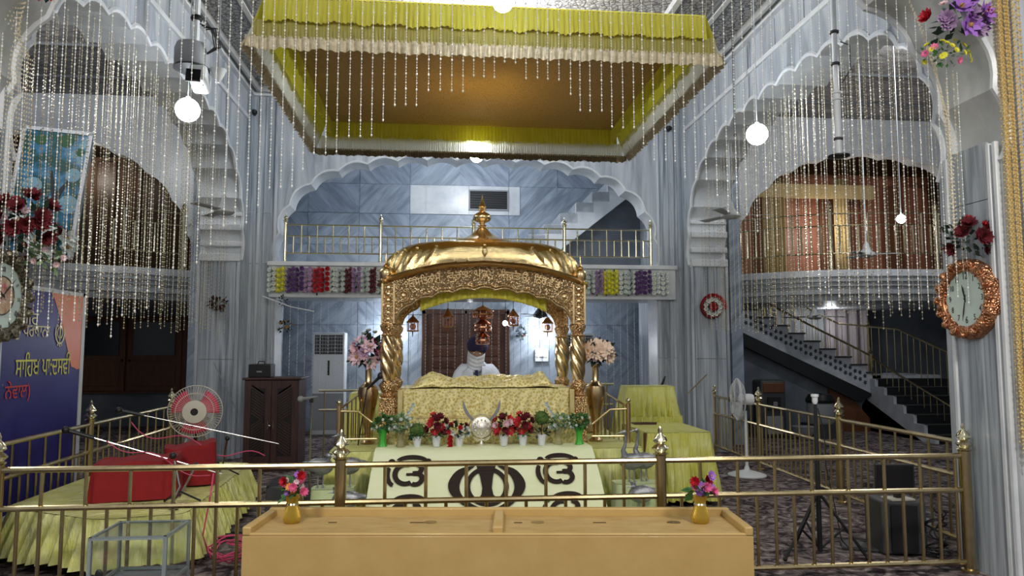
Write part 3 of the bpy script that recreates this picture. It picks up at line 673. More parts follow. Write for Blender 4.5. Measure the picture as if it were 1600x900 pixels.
for s in (-1, 1):      # corner medallions and upright borders
    g = G()
    for r in (.058, .040): g.tube([(PX + s * .775 + r * cos(a * pi / 12), PF - .058, 2.125 + r * sin(a * pi / 12)) for a in range(24)], .006, 6, closed=True)
    g.sph((PX + s * .775, PF - .057, 2.125), .024, 10, 6, (1, .4, 1)); obj('medallion', g, 'gold', pk)
    for a in (.865, .975): obj('border', G().bb((PX + s * a - .008, PF - .07, 1.86), (PX + s * a + .008, PF - .05, 2.24)), 'gold', pk)
    for z in (1.9, 1.96, 2.02, 2.08, 2.14, 2.20): obj('rosette', G().sph((PX + s * .92, PF - .058, z), .024, 8, 5, (1, .4, 1)), 'gold', pk)
# lettering in relief following the curve of the front
txt = ['ੴ', 'ਸ', 'ਤਿ', 'ਨਾ', 'ਮੁ', ' ', 'ਕ', 'ਰ', 'ਤਾ', ' ', 'ਪੁ', 'ਰ', 'ਖੁ', ' ', 'ਨਿ', 'ਰ', 'ਭ', 'ਉ', ' ', 'ਨਿ', 'ਰ', 'ਵੈ', 'ਰੁ']
xx = -.70
for i, ch in enumerate(txt):
    xm = xx + .0636 * i
    if ch == ' ': continue
    if len(ch) > 1 and ch[1] == 'ਿ': ch = ch[1] + ch[0]
    text('lettering', ch, 'gold', .105, frame_m((PX + xm, PF - .058, topz(xm) - .115), (1, 0, .40 * -xm * .9), (.36 * xm, 0, 1)), pk, depth=.006, xs=.8)
# eave, dome
def eave(u, v, o=0):
    a = u * 2 * pi; x = math.copysign(abs(cos(a)) ** .35, cos(a)); y = math.copysign(abs(sin(a)) ** .35, sin(a))
    k = (0, .04, .065, .05, .0)[v]; z = (0, -.005, .012, .04, .045)[v]
    X = x * (.985 + k); Y = y * (.50 + k); return (PX + X, 7.43 + Y, topz(min(1, abs(x)) * .98) + z)
obj('eave', G().grid(lambda u, v: eave(u, round(v * 4)), 120, 4, wrap=True), 'gold_dark', pk, ang=60, solid=.008)
g = G()
for kz, kk in ((.055, .02), (.082, .0)):
    for i in range(150):
        a = 2 * pi * i / 150; x = math.copysign(abs(cos(a)) ** .45, cos(a)); y = math.copysign(abs(sin(a)) ** .45, sin(a))
        g.octa((PX + x * (.955 + kk), 7.43 + y * (.47 + kk), topz(abs(x) * .98) + kz), .010, .010)
o = obj('bead_rows', g, 'gold', pk); o['kind'] = 'stuff'
ZT = 2.705
def dome(u, v):
    a = u * 2 * pi; e = .36 + .3 * v; x = math.copysign(abs(cos(a)) ** e, cos(a)); y = math.copysign(abs(sin(a)) ** e, sin(a))
    zr = topz(abs(x) * .98) + .045; r = (1 - v ** 2.6) ** .50 if v < 1 else 0; r = r * (1 + .012 * sin(v * pi) ) * (1 + .016 * abs(sin(a * 14)) * (1 - v) ** .3 * min(1, v * 6))
    h = sin(v * pi / 2) ** 1.15; rr = r * .955 + .0; ry = r * .47
    return (PX + x * rr, 7.43 + y * ry, zr + (ZT - zr) * h)
obj('dome', G().grid(lambda u, v: dome(u, min(v, .995)), 168, 26, wrap=True), 'gold_petal', pk, ang=70)
for i in range(22):      # embossed petals running down the dome
    g = G(); a = 2 * pi * (i + .5) / 22
    pts = [Vector(dome(a / 2 / pi, v)) for v in (.14, .22, .32, .42, .5)]
    for p in pts: pass
    g.tube([(PX + (p.x - PX) * 1.004, 7.43 + (p.y - 7.43) * 1.004, p.z + .002) for p in pts], [.003, .022, .028, .02, .004], 6); g.sph(pts[-1] + Vector((0, 0, .004)), .016, 8, 6); obj('petal', g, 'gold_petal', pk)
def star(n, r0, r1): return lambda a, z: 1 + .12 * abs(sin(a * n))
obj('dome_cap', G().lathe([(.30, 2.685), (.315, 2.70), (.29, 2.715), (.20, 2.75), (.13, 2.79), (.075, 2.835), (.035, 2.875), (.035, 2.90)], (PX, 7.43, 0), 40, mod=lambda a, z: 1 + .14 * abs(sin(a * 8)) * (z < 2.72)), 'gold', pk, ang=50)
obj('finial', G().lathe([(.03, 2.88), (.052, 2.895), (.028, 2.905), (.03, 2.92), (.075, 2.945), (.088, 2.975), (.078, 3.01), (.04, 3.035), (.022, 3.045), (.05, 3.058), (.02, 3.066), (.034, 3.078), (.042, 3.09), (.03, 3.11), (.012, 3.17), (.002, 3.22)], (PX, 7.43, 0), 24, mod=lambda a, z: 1 + .08 * abs(cos(a * 6)) * (2.93 < z < 3.03)), 'gold', pk, ang=60)
g = G(); g.lathe([(.06, -.02), (.085, 0), (.05, .02), (.055, .04), (.066, .075), (.05, .12), (.02, .14), (.03, .15), (.014, .165), (.010, .20), (.002, .27)], n=16); fm = mesh('corner_finial', g, 'gold', ang=60)
for s in (-1, 1):
    for y in (PF + .02, PR + .02): link_mesh('corner_finial', fm, None, pk, (s * .95, y - 7.43, 2.27 - .72))
# fabric frill hanging inside the arch and the lining
def frill(u, v):
    x = -.62 + u * 1.24; zt = 2.235 - .03 * abs(x); L = .09 + .015 * sin(u * 40) + .01 * abs(sin(u * 21)); zb = 2.19 - .135 * (x / .62) ** 2 - .075
    return (PX + x, PF + .05 + .012 * sin(u * 120) * v, zt + (zb - zt) * v)
obj('inner_frill', G().grid(frill, 150, 6), 'yellow', pk, ang=80, solid=.002)
obj('lining', G().bb((PX - .9, PF, 2.225), (PX + .9, PR, 2.235)), 'canopy_lining', pk)
# lanterns hanging under the canopy
def lantern(loc, w, h, label, tiers=1, mt='copper_smooth'):
    t = thing('hanging_lantern', label, 'lantern', loc, 0, 'lanterns hanging inside the golden canopy'); x, y, z = loc
    g = G(); g.tube([(x, y, 2.225), (x, y, z + h)], .003, 5); g.sph((x, y, z + h), .012, 8, 6); obj('chain', g, 'brass', t)
    zt = z + h; H = h / tiers
    for k in range(tiers):
        q = w * (1 - .16 * k); b = zt - H * (k + 1)
        g = G(); g.lathe([(q * .12, b + H * .98), (q * .25, b + H * .9), (q * .55, b + H * .68), (q * .66, b + H * .62), (q * .60, b + H * .58)], (x, y, 0), 16); g.lathe([(q * .58, b + H * .10), (q * .64, b + H * .08), (q * .5, b + H * .02), (q * .2, b)], (x, y, 0), 16)
        obj('cap', g, mt, t, ang=50)
        g = G()
        for i in range(10): a = 2 * pi * i / 10; g.tube([(x + q * .56 * cos(a), y + q * .56 * sin(a), b + H * .08), (x + q * .56 * cos(a), y + q * .56 * sin(a), b + H * .6)], q * .035, 5)
        if tiers > 1: g.lathe([(q * .60, b + H * .25), (q * .62, b + H * .32), (q * .60, b + H * .4)], (x, y, 0), 16)
        obj('cage', g, mt, t); obj('globe', G().sph((x, y, b + H * .33), q * .32, 10, 8), 'lantern_glass', t)
    g = G(); g.tube([(x, y, zt - h), (x, y, zt - h - .05)], [.008, .003], 5); obj('drop', g, mt, t)
lantern((-.29, 7.35, 1.79), .10, .16, 'small copper lantern nearest the left front pillar of the canopy', mt='copper_smooth')
lantern((.065, 7.75, 1.84), .10, .20, 'copper lantern left of the big tiered lantern under the canopy')
lantern((.42, 7.45, 1.66), .175, .40, 'large three-tiered copper lantern at the centre under the canopy', 3)
lantern((.765, 7.75, 1.86), .10, .18, 'reddish lantern just right of the big tiered lantern', mt='copper')
lantern((1.10, 7.5, 1.79), .10, .16, 'small copper lantern nearest the right pillars of the canopy')
t = thing('light_bulb', 'small lit white bulb hanging under the right half of the golden canopy', 'bulb', (.69, 7.9, 1.90)); obj('bulb', G().sph((.69, 7.9, 1.90), .028, 12, 8), 'lamp_small', t); obj('cord', G().tube([(.69, 7.83, 2.225), (.69, 7.9, 1.925)], .003, 5), 'black', t); lamp('bulb_light', (.69, 7.9, 1.84), 3, .03)

# ------------------------------------------------------------------ THE READER
pr = thing('person', 'seated person in white with a dark blue turban and cloth across the face', 'person', (.385, 7.95, .72))
def skin_body(name, pts, edges, mt, parent, sub=2, root=0):
    me = bpy.data.meshes.new(name); me.from_pydata([p[:3] for p in pts], edges, []); o = link_mesh(name, me, mt, parent); o.location = -wl(parent)
    o.modifiers.new('skin', 'SKIN'); me.skin_vertices or me.attributes
    for i, p in enumerate(pts): sv = me.skin_vertices[0].data[i]; sv.radius = (p[3], p[4] if len(p) > 4 else p[3]); sv.use_root = (i == root)
    s_ = o.modifiers.new('sub', 'SUBSURF'); s_.levels = s_.render_levels = sub
    for q in me.polygons: q.use_smooth = True
    return o
bx_, by = .385, 7.97
def ensure_skin(me):
    pass
import bmesh
def skinned(name, pts, edges, mt, parent, sub=2, root=0):
    me = bpy.data.meshes.new(name); bm = bmesh.new(); lay = bm.verts.layers.skin.verify(); vs = []
    for i, p in enumerate(pts):
        v = bm.verts.new(p[:3]); v[lay].radius = (p[3], p[4] if len(p) > 4 else p[3]); v[lay].use_root = (i == root); vs.append(v)
    for a, b in edges: bm.edges.new((vs[a], vs[b]))
    bm.to_mesh(me); bm.free(); o = link_mesh(name, me, mt, parent); o.location = -wl(parent)
    k = o.modifiers.new('skin', 'SKIN'); k.use_smooth_shade = True; s_ = o.modifiers.new('sub', 'SUBSURF'); s_.levels = s_.render_levels = sub
    return o
x0, y0 = bx_, by
P_ = [(x0, y0 + .06, .84, .17, .14), (x0, y0 + .06, 1.00, .165, .125), (x0, y0 + .03, 1.18, .175, .12), (x0, y0 - .01, 1.34, .165, .105), (x0, y0 - .04, 1.435, .07, .07), (x0, y0 - .075, 1.50, .055, .055),
      (x0 - .15, y0 - .01, 1.385, .085), (x0 - .205, y0 - .02, 1.33, .075), (x0 - .235, y0 - .08, 1.13, .058), (x0 - .20, y0 - .27, 1.20, .045), (x0 - .14, y0 - .36, 1.24, .034),
      (x0 + .15, y0 - .01, 1.385, .085), (x0 + .205, y0 - .02, 1.33, .075), (x0 + .235, y0 - .08, 1.13, .058), (x0 + .20, y0 - .27, 1.20, .045), (x0 + .14, y0 - .36, 1.24, .034),
      (x0 - .22, y0 - .08, .83, .11), (x0 - .38, y0 - .16, .82, .085), (x0 - .10, y0 - .20, .79, .06),
      (x0 + .22, y0 - .08, .83, .11), (x0 + .38, y0 - .16, .82, .085), (x0 + .10, y0 - .20, .79, .06)]
E_ = [(0, 1), (1, 2), (2, 3), (3, 4), (4, 5), (3, 6), (6, 7), (7, 8), (8, 9), (9, 10), (3, 11), (11, 12), (12, 13), (13, 14), (14, 15), (0, 16), (16, 17), (17, 18), (0, 19), (19, 20), (20, 21)]
skinned('body', P_, E_, 'kurta', pr)
for s in (-1, 1):      # hands with five fingers resting on the open book
    hx, hy, hz = x0 + s * .14, y0 - .36, 1.245; H_ = [(hx, hy, hz, .024, .018), (hx - s * .01, hy - .05, hz + .006, .034, .016), (hx - s * .012, hy - .085, hz + .006, .036, .014)]; E2 = [(0, 1), (1, 2)]
    for k, (dx, L) in enumerate(((-.027, .062), (-.009, .072), (.009, .068), (.026, .052))):
        b = len(H_); H_ += [(hx - s * .012 + dx, hy - .10, hz + .006, .0095), (hx - s * .012 + dx * 1.1, hy - .10 - L * .55, hz + .004, .0085), (hx - s * .012 + dx * 1.15, hy - .10 - L, hz - .012, .007)]; E2 += [(2, b), (b, b + 1), (b + 1, b + 2)]
    b = len(H_); H_ += [(hx - s * .045, hy - .055, hz, .011), (hx - s * .062, hy - .085, hz - .004, .009), (hx - s * .066, hy - .105, hz - .008, .008)]; E2 += [(1, b), (b, b + 1), (b + 1, b + 2)]
    skinned('hand', H_, E2, 'skin', pr, 1)
# head bowed towards the book
HM = Matrix.Translation((x0 - .008, y0 - .125, 1.585)) @ Matrix.Rotation(R(17), 4, 'X') @ Matrix.Rotation(R(6), 4, 'Y')
def head(u, v):
    a = u * 2 * pi; th = v * pi; z = .118 * cos(th); r = sin(th) ** .8; wx = .076 * r * (1 - .22 * max(0, -cos(th)) ** 1.5); wy = .095 * r; x = wx * cos(a); y = wy * sin(a)
    if sin(a) < 0:      # face: brow, nose, mouth, chin
        y -= .022 * math.exp(-((x) / .011) ** 2) * math.exp(-((z + .012) / .022) ** 2) + .006 * math.exp(-((z - .034) / .010) ** 2) * math.exp(-(x / .05) ** 2) + .008 * math.exp(-((z + .058) / .009) ** 2) * math.exp(-(x / .025) ** 2) + .010 * math.exp(-((z + .095) / .018) ** 2) * math.exp(-(x / .03) ** 2)
        for s in (-1, 1): y += .010 * math.exp(-((x - s * .031) / .014) ** 2) * math.exp(-((z - .012) / .012) ** 2)
    return HM @ Vector((x, y, z))
hd = obj('head', G().grid(head, 48, 40, wrap=True), 'skin', pr, ang=80)
for s in (-1, 1):
    p = HM @ Vector((s * .031, -.078, .010)); obj('eye', G().sph(p, .011, 10, 8), 'eye_white', hd); obj('iris', G().sph(HM @ Vector((s * .031, -.0865, .007)), .0055, 8, 6), 'eye_dark', hd)
    obj('eyebrow', G().tube([HM @ Vector((s * q, -.089 + abs(q - .03) * .5, .034 - abs(q - .03) * .2)) for q in (.012, .026, .044, .056)], .0042, 6), 'eye_dark', hd)
    obj('ear', G().sph(HM @ Vector((s * .077, .01, 0)), .026, 10, 8, (.35, .7, 1.1)), 'skin', hd)
def turb(u, v):
    a = u * 2 * pi; z = .036 + v * .140; r = (1 - (max(0, v - .30) / .72) ** 2.2) ** .5 if v > .30 else .90 + .33 * v; rx = .112 * r; ry = .128 * r; up = .050 * max(0, cos(a + pi / 2)) ** 2 * (1 - v)
    k = 1 + .022 * sin(v * 42 + 3.2 * abs(cos(a)))
    return HM @ Vector((rx * cos(a) * k, ry * sin(a) * k + .006, z + up * .25 - .018 * abs(cos(a)) * (1 - v)))
obj('turban', G().grid(lambda u, v: turb(u, min(v, .998)), 48, 32, wrap=True), 'turban', pr, ang=80, solid=.004)
def fcl(u, v):
    v = v * 1.0      # white cloth from below the eyes, wrapped round to the nape and falling onto the chest
    a = -pi * (.5 + (u - .5) * 1.25); z = -.014 - v * .185; w_ = 1 - .15 * v + .08 * sin(v * 3); r = .088 * w_ ; x = r * cos(a) * 1.02; y = .112 * sin(a) * (1 - .12 * v) - .016 * math.exp(-((x) / .02) ** 2) * (1 - v)
    z += .022 * (abs(cos(a))) ** 2 * (1 - v); return HM @ Vector((x, y + .004 * sin(v * 26 + 4 * u), z))
obj('face_cloth', G().grid(fcl, 40, 26), 'face_cloth', pr, ang=80, solid=.006)
obj('beard', G().sph(HM @ Vector((0, -.055, -.105)), .045, 12, 8, (1.1, .8, 1)), 'beard', hd)
obj('dark_strip', G().box((x0 - .012, y0 - .205, 1.33), (.034, .012, .13), rot=Matrix.Rotation(.12, 3, 'X')), 'turban', pr, bev=.004, label='dark strip of cloth hanging below the face cloth')
def shawl(sx):
    def f(u, v):
        x = sx * (.045 + .155 * u); z = 1.435 - .075 * u * u * 1.8 - .31 * v; y = y0 - .115 - .035 * (1 - u) - .035 * sin(min(1, v * 2) * pi / 2) + .07 * u * u + .006 * sin(v * 17 + u * 9); return (x0 + x, y, z)
    return G().grid(f, 12, 18)
for s in (-1, 1): obj('shawl', shawl(s), 'kurta', pr, ang=80, solid=.012)
obj('collar', G().tube([(x0 + .082 * cos(a * pi / 8), y0 - .05 + .075 * sin(a * pi / 8), 1.455 + .01 * sin(a * pi / 8)) for a in range(16)], .02, 8, closed=True), 'kurta', pr)

# ------------------------------------------------------------------ FLOWERS
def bloom_mesh(mt, n=8, r=.04, layers=2, heart=True, cup=.4, name='bloom', pw=.42):
    g = G(); g.k = 0
    for l in range(layers):
        rr = r * (1 - .3 * l)
        for i in range(n):
            a = 2 * pi * (i + .5 * l) / n; c, s = cos(a), sin(a); w_ = rr * pw; z0 = .004 * l; z1 = rr * cup * (1 + l * .8)
            g.add([(0, 0, z0), (c * rr * .55 - s * w_, s * rr * .55 + c * w_, z0 + z1 * .5), (c * rr, s * rr, z1), (c * rr * .55 + s * w_, s * rr * .55 - c * w_, z0 + z1 * .5)], [(0, 1, 2, 3)])
    if heart: g.k = 1; g.sph((0, 0, r * .18), r * .2, 6, 4)
    return mesh(name, g, [mt, 'f_heart'], smooth=False)
def ball_bloom(mt, r=.04, seed=0):
    rnd = random.Random(seed); g = G()
    for i in range(26):
        z = rnd.uniform(-.5, 1); a = rnd.uniform(0, 2 * pi); q = math.sqrt(max(0, 1 - z * z)); d = Vector((q * cos(a), q * sin(a), z)); t = d.cross(Vector((0, 0, 1))) if abs(z) < .95 else Vector((1, 0, 0)); t.normalize(); b = d.cross(t)
        p = d * r * .55; e = d * r * rnd.uniform(.9, 1.1); g.add([p - t * r * .3, e - b * r * .35 * .5, e + t * r * .32 * .8, e + b * r * .35], [(0, 1, 2, 3)])
    g.sph((0, 0, 0), r * .6, 6, 4); return mesh('bloom', g, mt, smooth=False)
BL = {}
def bl(mt, kind='open', r=.04):
    k = (mt, kind, round(r, 3))
    if k not in BL:
        BL[k] = ball_bloom(mt, r) if kind == 'ball' else bloom_mesh(mt, 6, r, 2, True, .5, pw=.3) if kind == 'lily' else bloom_mesh(mt, 9, r, 3, False, .9) if kind == 'rose' else bloom_mesh(mt, 8, r, 2)
    return BL[k]
def orient(d):
    return Vector(d).to_track_quat('Z', 'Y').to_euler()
def put_bloom(parent, wp, d, mt, kind, r, name='bloom', rnd=random):
    o = link_mesh(name, bl(mt, kind, r), None, parent); o.location = Vector(wp) - wl(parent); o.rotation_euler = orient(d); return o
def foliage(name, parent, c, rad, n, mt='leaf', L=.05, seed=0, sc=(1, 1, 1), w_=.3, stems=None):
    rnd = random.Random(seed); g = G(); c = Vector(c)
    for i in range(n):
        d = Vector((rnd.gauss(0, 1), rnd.gauss(0, 1), rnd.gauss(0, 1))).normalized(); p = c + Vector((d.x * sc[0], d.y * sc[1], d.z * sc[2])) * rad * rnd.uniform(.35, 1); e = (d + Vector((rnd.uniform(-.6, .6), rnd.uniform(-.6, .6), rnd.uniform(-.5, .6)))).normalized()
        t = e.cross(Vector((rnd.uniform(-1, 1), rnd.uniform(-1, 1), 1))).normalized(); l = L * rnd.uniform(.7, 1.3)
        g.add([p, p + e * l * .5 + t * l * w_, p + e * l, p + e * l * .5 - t * l * w_], [(0, 1, 2, 3)])
    if stems:
        for q in stems: g.tube([stems[0], q], .003, 4)
    return obj(name, g, mt, parent, smooth=False, kind='stuff')
def bouquet(parent, c, rad, spec, seed=0, sc=(1, 1, 1), leaf='leaf', nl=60, L=.05, front=True):
    """spec: list of (material, kind, radius, count)"""
    rnd = random.Random(seed); c = Vector(c); foliage('foliage', parent, c, rad, nl, leaf, L, seed, sc)
    tot = sum(s[3] for s in spec); i = 0; ordr = [s[:3] for s in spec for _ in range(s[3])]; rnd.shuffle(ordr)
    for mt, kd, r in ordr:
        z = 1 - 2 * (i + .5) / tot * .82; a = i * 2.399 + seed; q = math.sqrt(max(0, 1 - z * z)); d = Vector((q * cos(a), q * sin(a), z)); 
        if front and d.y > .35: d.y = -d.y
        p = c + Vector((d.x * sc[0], d.y * sc[1], d.z * sc[2])) * rad * rnd.uniform(.85, 1.05); put_bloom(parent, p, d + Vector((0, -.4, .1)), mt, kd, r); i += 1

# ------------------------------------------------------------------ FABRIC CEILING OVER THE PALKI
ca = thing('fabric_canopy', 'large square yellow fabric canopy with frilled borders hung above the golden dome', 'canopy', (.40, 7.66, 4.55))
KX0, KX1, KY0, KY1 = -1.50, 2.30, 5.98, 9.34
def lining(u, v):
    x = KX0 + (KX1 - KX0) * u; y = KY0 + (KY1 - KY0) * v; return (x, y, 4.545 + .05 * sin(pi * u) * sin(pi * v) + .008 * sin(u * 30) * sin(v * 22))
obj('lining', G().grid(lining, 40, 40), 'canopy_lining', ca, ang=80, solid=.01)
def valance(name, a, b, out, zt, zb, mt, amp=.012, wv=.035, scal=.0, ns=1, sl=0, seed=0, nv=5):
    a, b, out = Vector(a), Vector(b), Vector(out); L = (b - a).length; n = int(L / .008); rnd = random.Random(seed); ph = [0]
    for i in range(n + 1): ph.append(ph[-1] + .008 / wv * 2 * pi * rnd.uniform(.6, 1.5))
    def f(u, v):
        i = int(round(u * n)); p = a.lerp(b, u); zbb = zb + scal * (1 - abs(sin(u * pi * ns))) + .008 * sin(ph[i] * .23); o = amp * sin(ph[i]) * (.25 + .75 * v) + sl * v
        return (p.x + out.x * o, p.y + out.y * o, zt + (zbb - zt) * v)
    return obj(name, G().grid(f, n, nv), mt, ca, ang=80)
sides = [((KX0, KY0), (KX1, KY0), (0, -1)), ((KX1, KY0), (KX1, KY1), (1, 0)), ((KX1, KY1), (KX0, KY1), (0, 1)), ((KX0, KY1), (KX0, KY0), (-1, 0))]
for i, (a, b, o_) in enumerate(sides):
    sh_ = .0
    valance('yellow_frill', a, b, o_, 4.56, (4.34, 4.32, 4.31, 4.32)[i], 'yellow', .014, .045, sl=(.03, .09, .02, .09)[i], seed=i, scal=-.02, ns=9)
    q_ = .06 if i % 2 else -.02; a2 = tuple(a[k] + o_[k] * q_ for k in (0, 1)); b2 = tuple(b[k] + o_[k] * q_ for k in (0, 1))
    q_ = .13 if i % 2 else -.02; a4 = tuple(a[k] + o_[k] * q_ for k in (0, 1)); b4 = tuple(b[k] + o_[k] * q_ for k in (0, 1))
    if i % 2 == 0:      # near and far frills reach out to meet the flared sides
        e_ = 1 if b[0] > a[0] else -1; a2 = (a2[0] - .09 * e_, a2[1]); b2 = (b2[0] + .09 * e_, b2[1]); a4 = (a4[0] - .15 * e_, a4[1]); b4 = (b4[0] + .15 * e_, b4[1])
    valance('under_frill', a2, b2, o_, 4.36, (4.21, 4.19, 4.18, 4.19)[i], ('sheer_brown', 'sheet_white', 'sheet_white', 'sheet_white')[i], .008, .03, seed=i + 9, sl=.07 * (i % 2))
    valance('lace_edge', a4, b4, o_, (4.225, 4.205, 4.195, 4.205)[i], (4.105, 4.11, 4.10, 4.11)[i], ('lace', 'lace', 'fringe', 'lace')[i], .014, .07 if i != 2 else .02, seed=i + 20, scal=.02, ns=14, sl=.05 * (i % 2))
    # second, inner frill seen from below
    a3 = tuple(a[k] - o_[k] * .07 for k in (0, 1)); b3 = tuple(b[k] - o_[k] * .07 for k in (0, 1))
    if i: valance('yellow_frill', a3, b3, (-o_[0], -o_[1]), 4.53, 4.33, 'yellow', .018, .05, seed=i + 40, sl=.02, scal=-.01, ns=30)
g = G(); L = KX1 - KX0
for i in range(190): g.bb((KX0 + L * (i + .3) / 190, KY1 - .055, 4.10), (KX0 + L * (i + .75) / 190, KY1 - .05, 4.165))
o = obj('tassel_fringe', g, 'fringe_dark', ca, smooth=False); o['kind'] = 'stuff'
for x, y in ((KX0, KY0), (KX1, KY0), (KX1, KY1), (KX0, KY1)): obj('cord', G().tube([(x, y, 4.55), (x + (x - .4) * .05, y, 5.72)], .004, 5), 'fringe', ca)

# ------------------------------------------------------------------ BEAD STRINGS
import numpy as np
def bead_unit():      # one repeat of the string, 11 cm long: thread, small seeds, one large bead
    g = G(); g.tube([(0, 0, 0), (0, 0, -.11)], .0011, 3, cap=False)
    for k in range(4): g.octa((0, 0, -.012 - .021 * k), .0036, .0075)
    g.octa((0, 0, -.097), .0074, .0120); g.octa((0, 0, -.052), .0054, .0090); return g
def bead_unit_far():
    g = G(); g.tube([(0, 0, 0), (0, 0, -.11)], .0010, 3, cap=False)
    for k in range(2): g.octa((0, 0, -.020 - .055 * k), .0045, .007); g.octa((0, 0, -.050 - .055 * k), .0092, .0120)
    return g
UN = [bead_unit(), bead_unit_far()]; UN = [(np.array(q.v), q.f) for q in UN]
def string_geo(items, far=0):
    BV, BF = UN[far]
    """items: (x, y, ztop, zbottom)"""
    g = G(); vs = []; rnd = random.Random(5)
    for x, y, zt, zb in items:
        n = max(1, int(round((zt - zb) / .11)))
        for k in range(n):
            b = len(vs) ; vs.extend((BV + (x, y, zb + .11 * (k + 1))).tolist()); g.f += [tuple(i + b for i in f) for f in BF]
    g.v = vs; g.mi = [0] * len(g.f); return g
def arch_z(u, w_, zs, za, n=3.0): q = min(1, abs(u) / w_); return zs + (za - zs) * (1 - q ** n) ** (1 / n) if q < 1 else zs
cache = {}
def ordn(n): return '%d%s' % (n, 'th' if 10 < n % 100 < 14 else {1: 'st', 2: 'nd', 3: 'rd'}.get(n % 10, 'th'))
x = XL + .10; k = 0
rnd = random.Random(11)
while x < XR - .05:
    d = abs(x - .44); zb = 3.62 - .40 * d - .13 * d * d + .04 * sin(k * 1.7)
    zb = max(zb, 1.75 + .06 * sin(k)) if x < 2.3 else max(zb, 1.95)
    zt = arch_z(x - CX, HW, 2.95, 4.75) - .01; n = int(round((zt - zb) / .11)); wm = n
    if wm not in cache: cache[wm] = mesh('bead_string', string_geo([(0, 0, 0, -.11 * n)]), 'bead', smooth=False)
    o = link_mesh('bead_string', cache[wm], None, None, (x, 4.97 + .01 * sin(k * 2.1), zt)); tag(o, ('bead string of the near arch, %s from the left, %s' % (ordn(k + 1), 'hanging left of the fabric canopy' if x < -1.4 else 'hanging right of the fabric canopy' if x > 2.1 else 'crossing the fabric canopy, %s' % ('short' if zb > 3.2 else 'long'))), 'bead string', 'bead strings hanging from the near arch')
    x += .0765 + rnd.uniform(-.006, .006); k += 1
def curtain(name, items, mt, label): o = obj(name, string_geo(items, 1), mt, smooth=False); return tag(o, label, 'bead curtain', None, 'stuff')
for side, x, s in (('left', XL, -1), ('right', XR, 1)):
    it = []; rnd = random.Random(3)
    for row, dx in enumerate((.20, .46)):
        y = 5.45 + row * .03
        while y < 11.15:
            zt = arch_z(y - 8.27, 2.93, 2.95, 4.76) - .01; it.append((x + s * (dx + rnd.uniform(-.02, .02)), y, zt, 1.86 + rnd.uniform(-.06, .10) + .15 * (row == 1))); y += (.125, .15)[row] * rnd.uniform(.85, 1.15)
    curtain('bead_curtain', it, 'bead_gold', 'dense bead curtain filling the %s side arch' % side)
curtain('bead_curtain', [(-2.5 + i * .118, 11.7, 2.42, 1.0 + .05 * sin(i * 1.9)) for i in range(51)], 'bead_silver', 'sparse bead curtain hanging under the central rear gallery')
it = []; rnd = random.Random(8)
for i in range(46): it.append((XR - .035 + rnd.uniform(0, .19) + (.3 * rnd.random() if i % 4 == 0 else 0), NY0 - .02 - rnd.uniform(0, .06), 4.6, .88 + rnd.uniform(-.03, .10) * (i % 4) + (.25 if i % 3 == 0 else 0)))
curtain('bead_curtain', it, 'bead_thick_gold', 'thick gold bead curtain at the right edge in front of the near pillar')
it = [(XR - .10, 4.99, 3.7, 2.20), (XR - .13, 5.03, 3.7, 2.26), (XR - .08, 5.08, 3.6, 2.24)]
curtain('bead_curtain', it, 'bead_gold', 'few bead strands falling onto the copper clock')
g = G()
for i in range(9):      # gathered strands swept from the arch to the pillar
    pts = [(XR - .55 + .04 * i, 4.9 + .02 * i, 4.35 - .05 * i), (XR - .30 + .02 * i, 4.95, 3.9 - .1 * i), (XR - .15, 4.98 + .01 * i, 3.2 - .08 * i), (XR - .12 + .006 * i, 5.0 + .012 * i, 2.5)]
    for k in range(3):
        a, b = Vector(pts[k]), Vector(pts[k + 1]); m = int((b - a).length / .03)
        for j in range(m): q = a.lerp(b, j / m); g.octa(q, .0055, .009)
tag(obj('bead_swag', g, 'bead_gold', smooth=False), 'gathered swag of gold beads swept down the near right pillar', 'bead swag', None, 'stuff')
g = G()
for i in range(12):
    pts = [(XL + .30 - .02 * i, 4.95, 4.2 - .03 * i), (XL + .16 + .004 * i, 4.97 + .015 * i, 3.6), (XL + .08 + .012 * i, 4.98 + .02 * i, 2.5)]
    for k in range(2):
        a, b = Vector(pts[k]), Vector(pts[k + 1]); m = int((b - a).length / .03)
        for j in range(m): g.octa(a.lerp(b, j / m), .0055, .009)
tag(obj('bead_swag', g, 'bead_gold', smooth=False), 'gathered swag of gold beads on the near left pillar above the clock', 'bead swag', None, 'stuff')

# ------------------------------------------------------------------ THE WOODEN DONATION BOX
db = thing('donation_box', 'long tan laminated donation box in the foreground with a sunken slotted top', 'box', (.355, 4.515, 0), R(-5.6))
BW2, BD, BH = 1.475, .255, .59
obj('body', G().bb((-BW2, -BD, 0), (BW2, BD, BH - .045)), 'laminate', db, w=False, bev=.006)
obj('top_board', G().bb((-BW2 + .03, -BD + .02, BH - .05), (BW2 - .03, BD - .03, BH - .035)), 'laminate_top', db, w=False)
for a, b in (((-BW2, BD - .045, BH - .05), (BW2, BD, BH + .012)), ((-BW2, -BD, BH - .05), (-BW2 + .05, BD, BH + .005)), ((BW2 - .05, -BD, BH - .05), (BW2, BD, BH + .005)), ((-.03, -BD + .03, BH - .05), (.03, BD, BH + .0)), ((-BW2, -BD, BH - .05), (BW2, -BD + .028, BH - .03))):
    obj('edge_strip', G().bb(a, b), 'laminate', db, w=False, bev=.008)
for x, l in ((-1.02, .10), (-.50, .18), (.12, .10), (.62, .16), (1.05, .06)):
    s_ = obj('slot', G().box((x, .02, BH - .034), (l * .5, .014, .004)), 'slot', db, w=False)
for x in (-.52 + .0, .14, .98): obj('slot_plate', G().lathe([(.04, 0), (.04, .003), (.0, .004)], (x + .1, .03, BH - .036), 16), 'brass_dull', db, w=False)
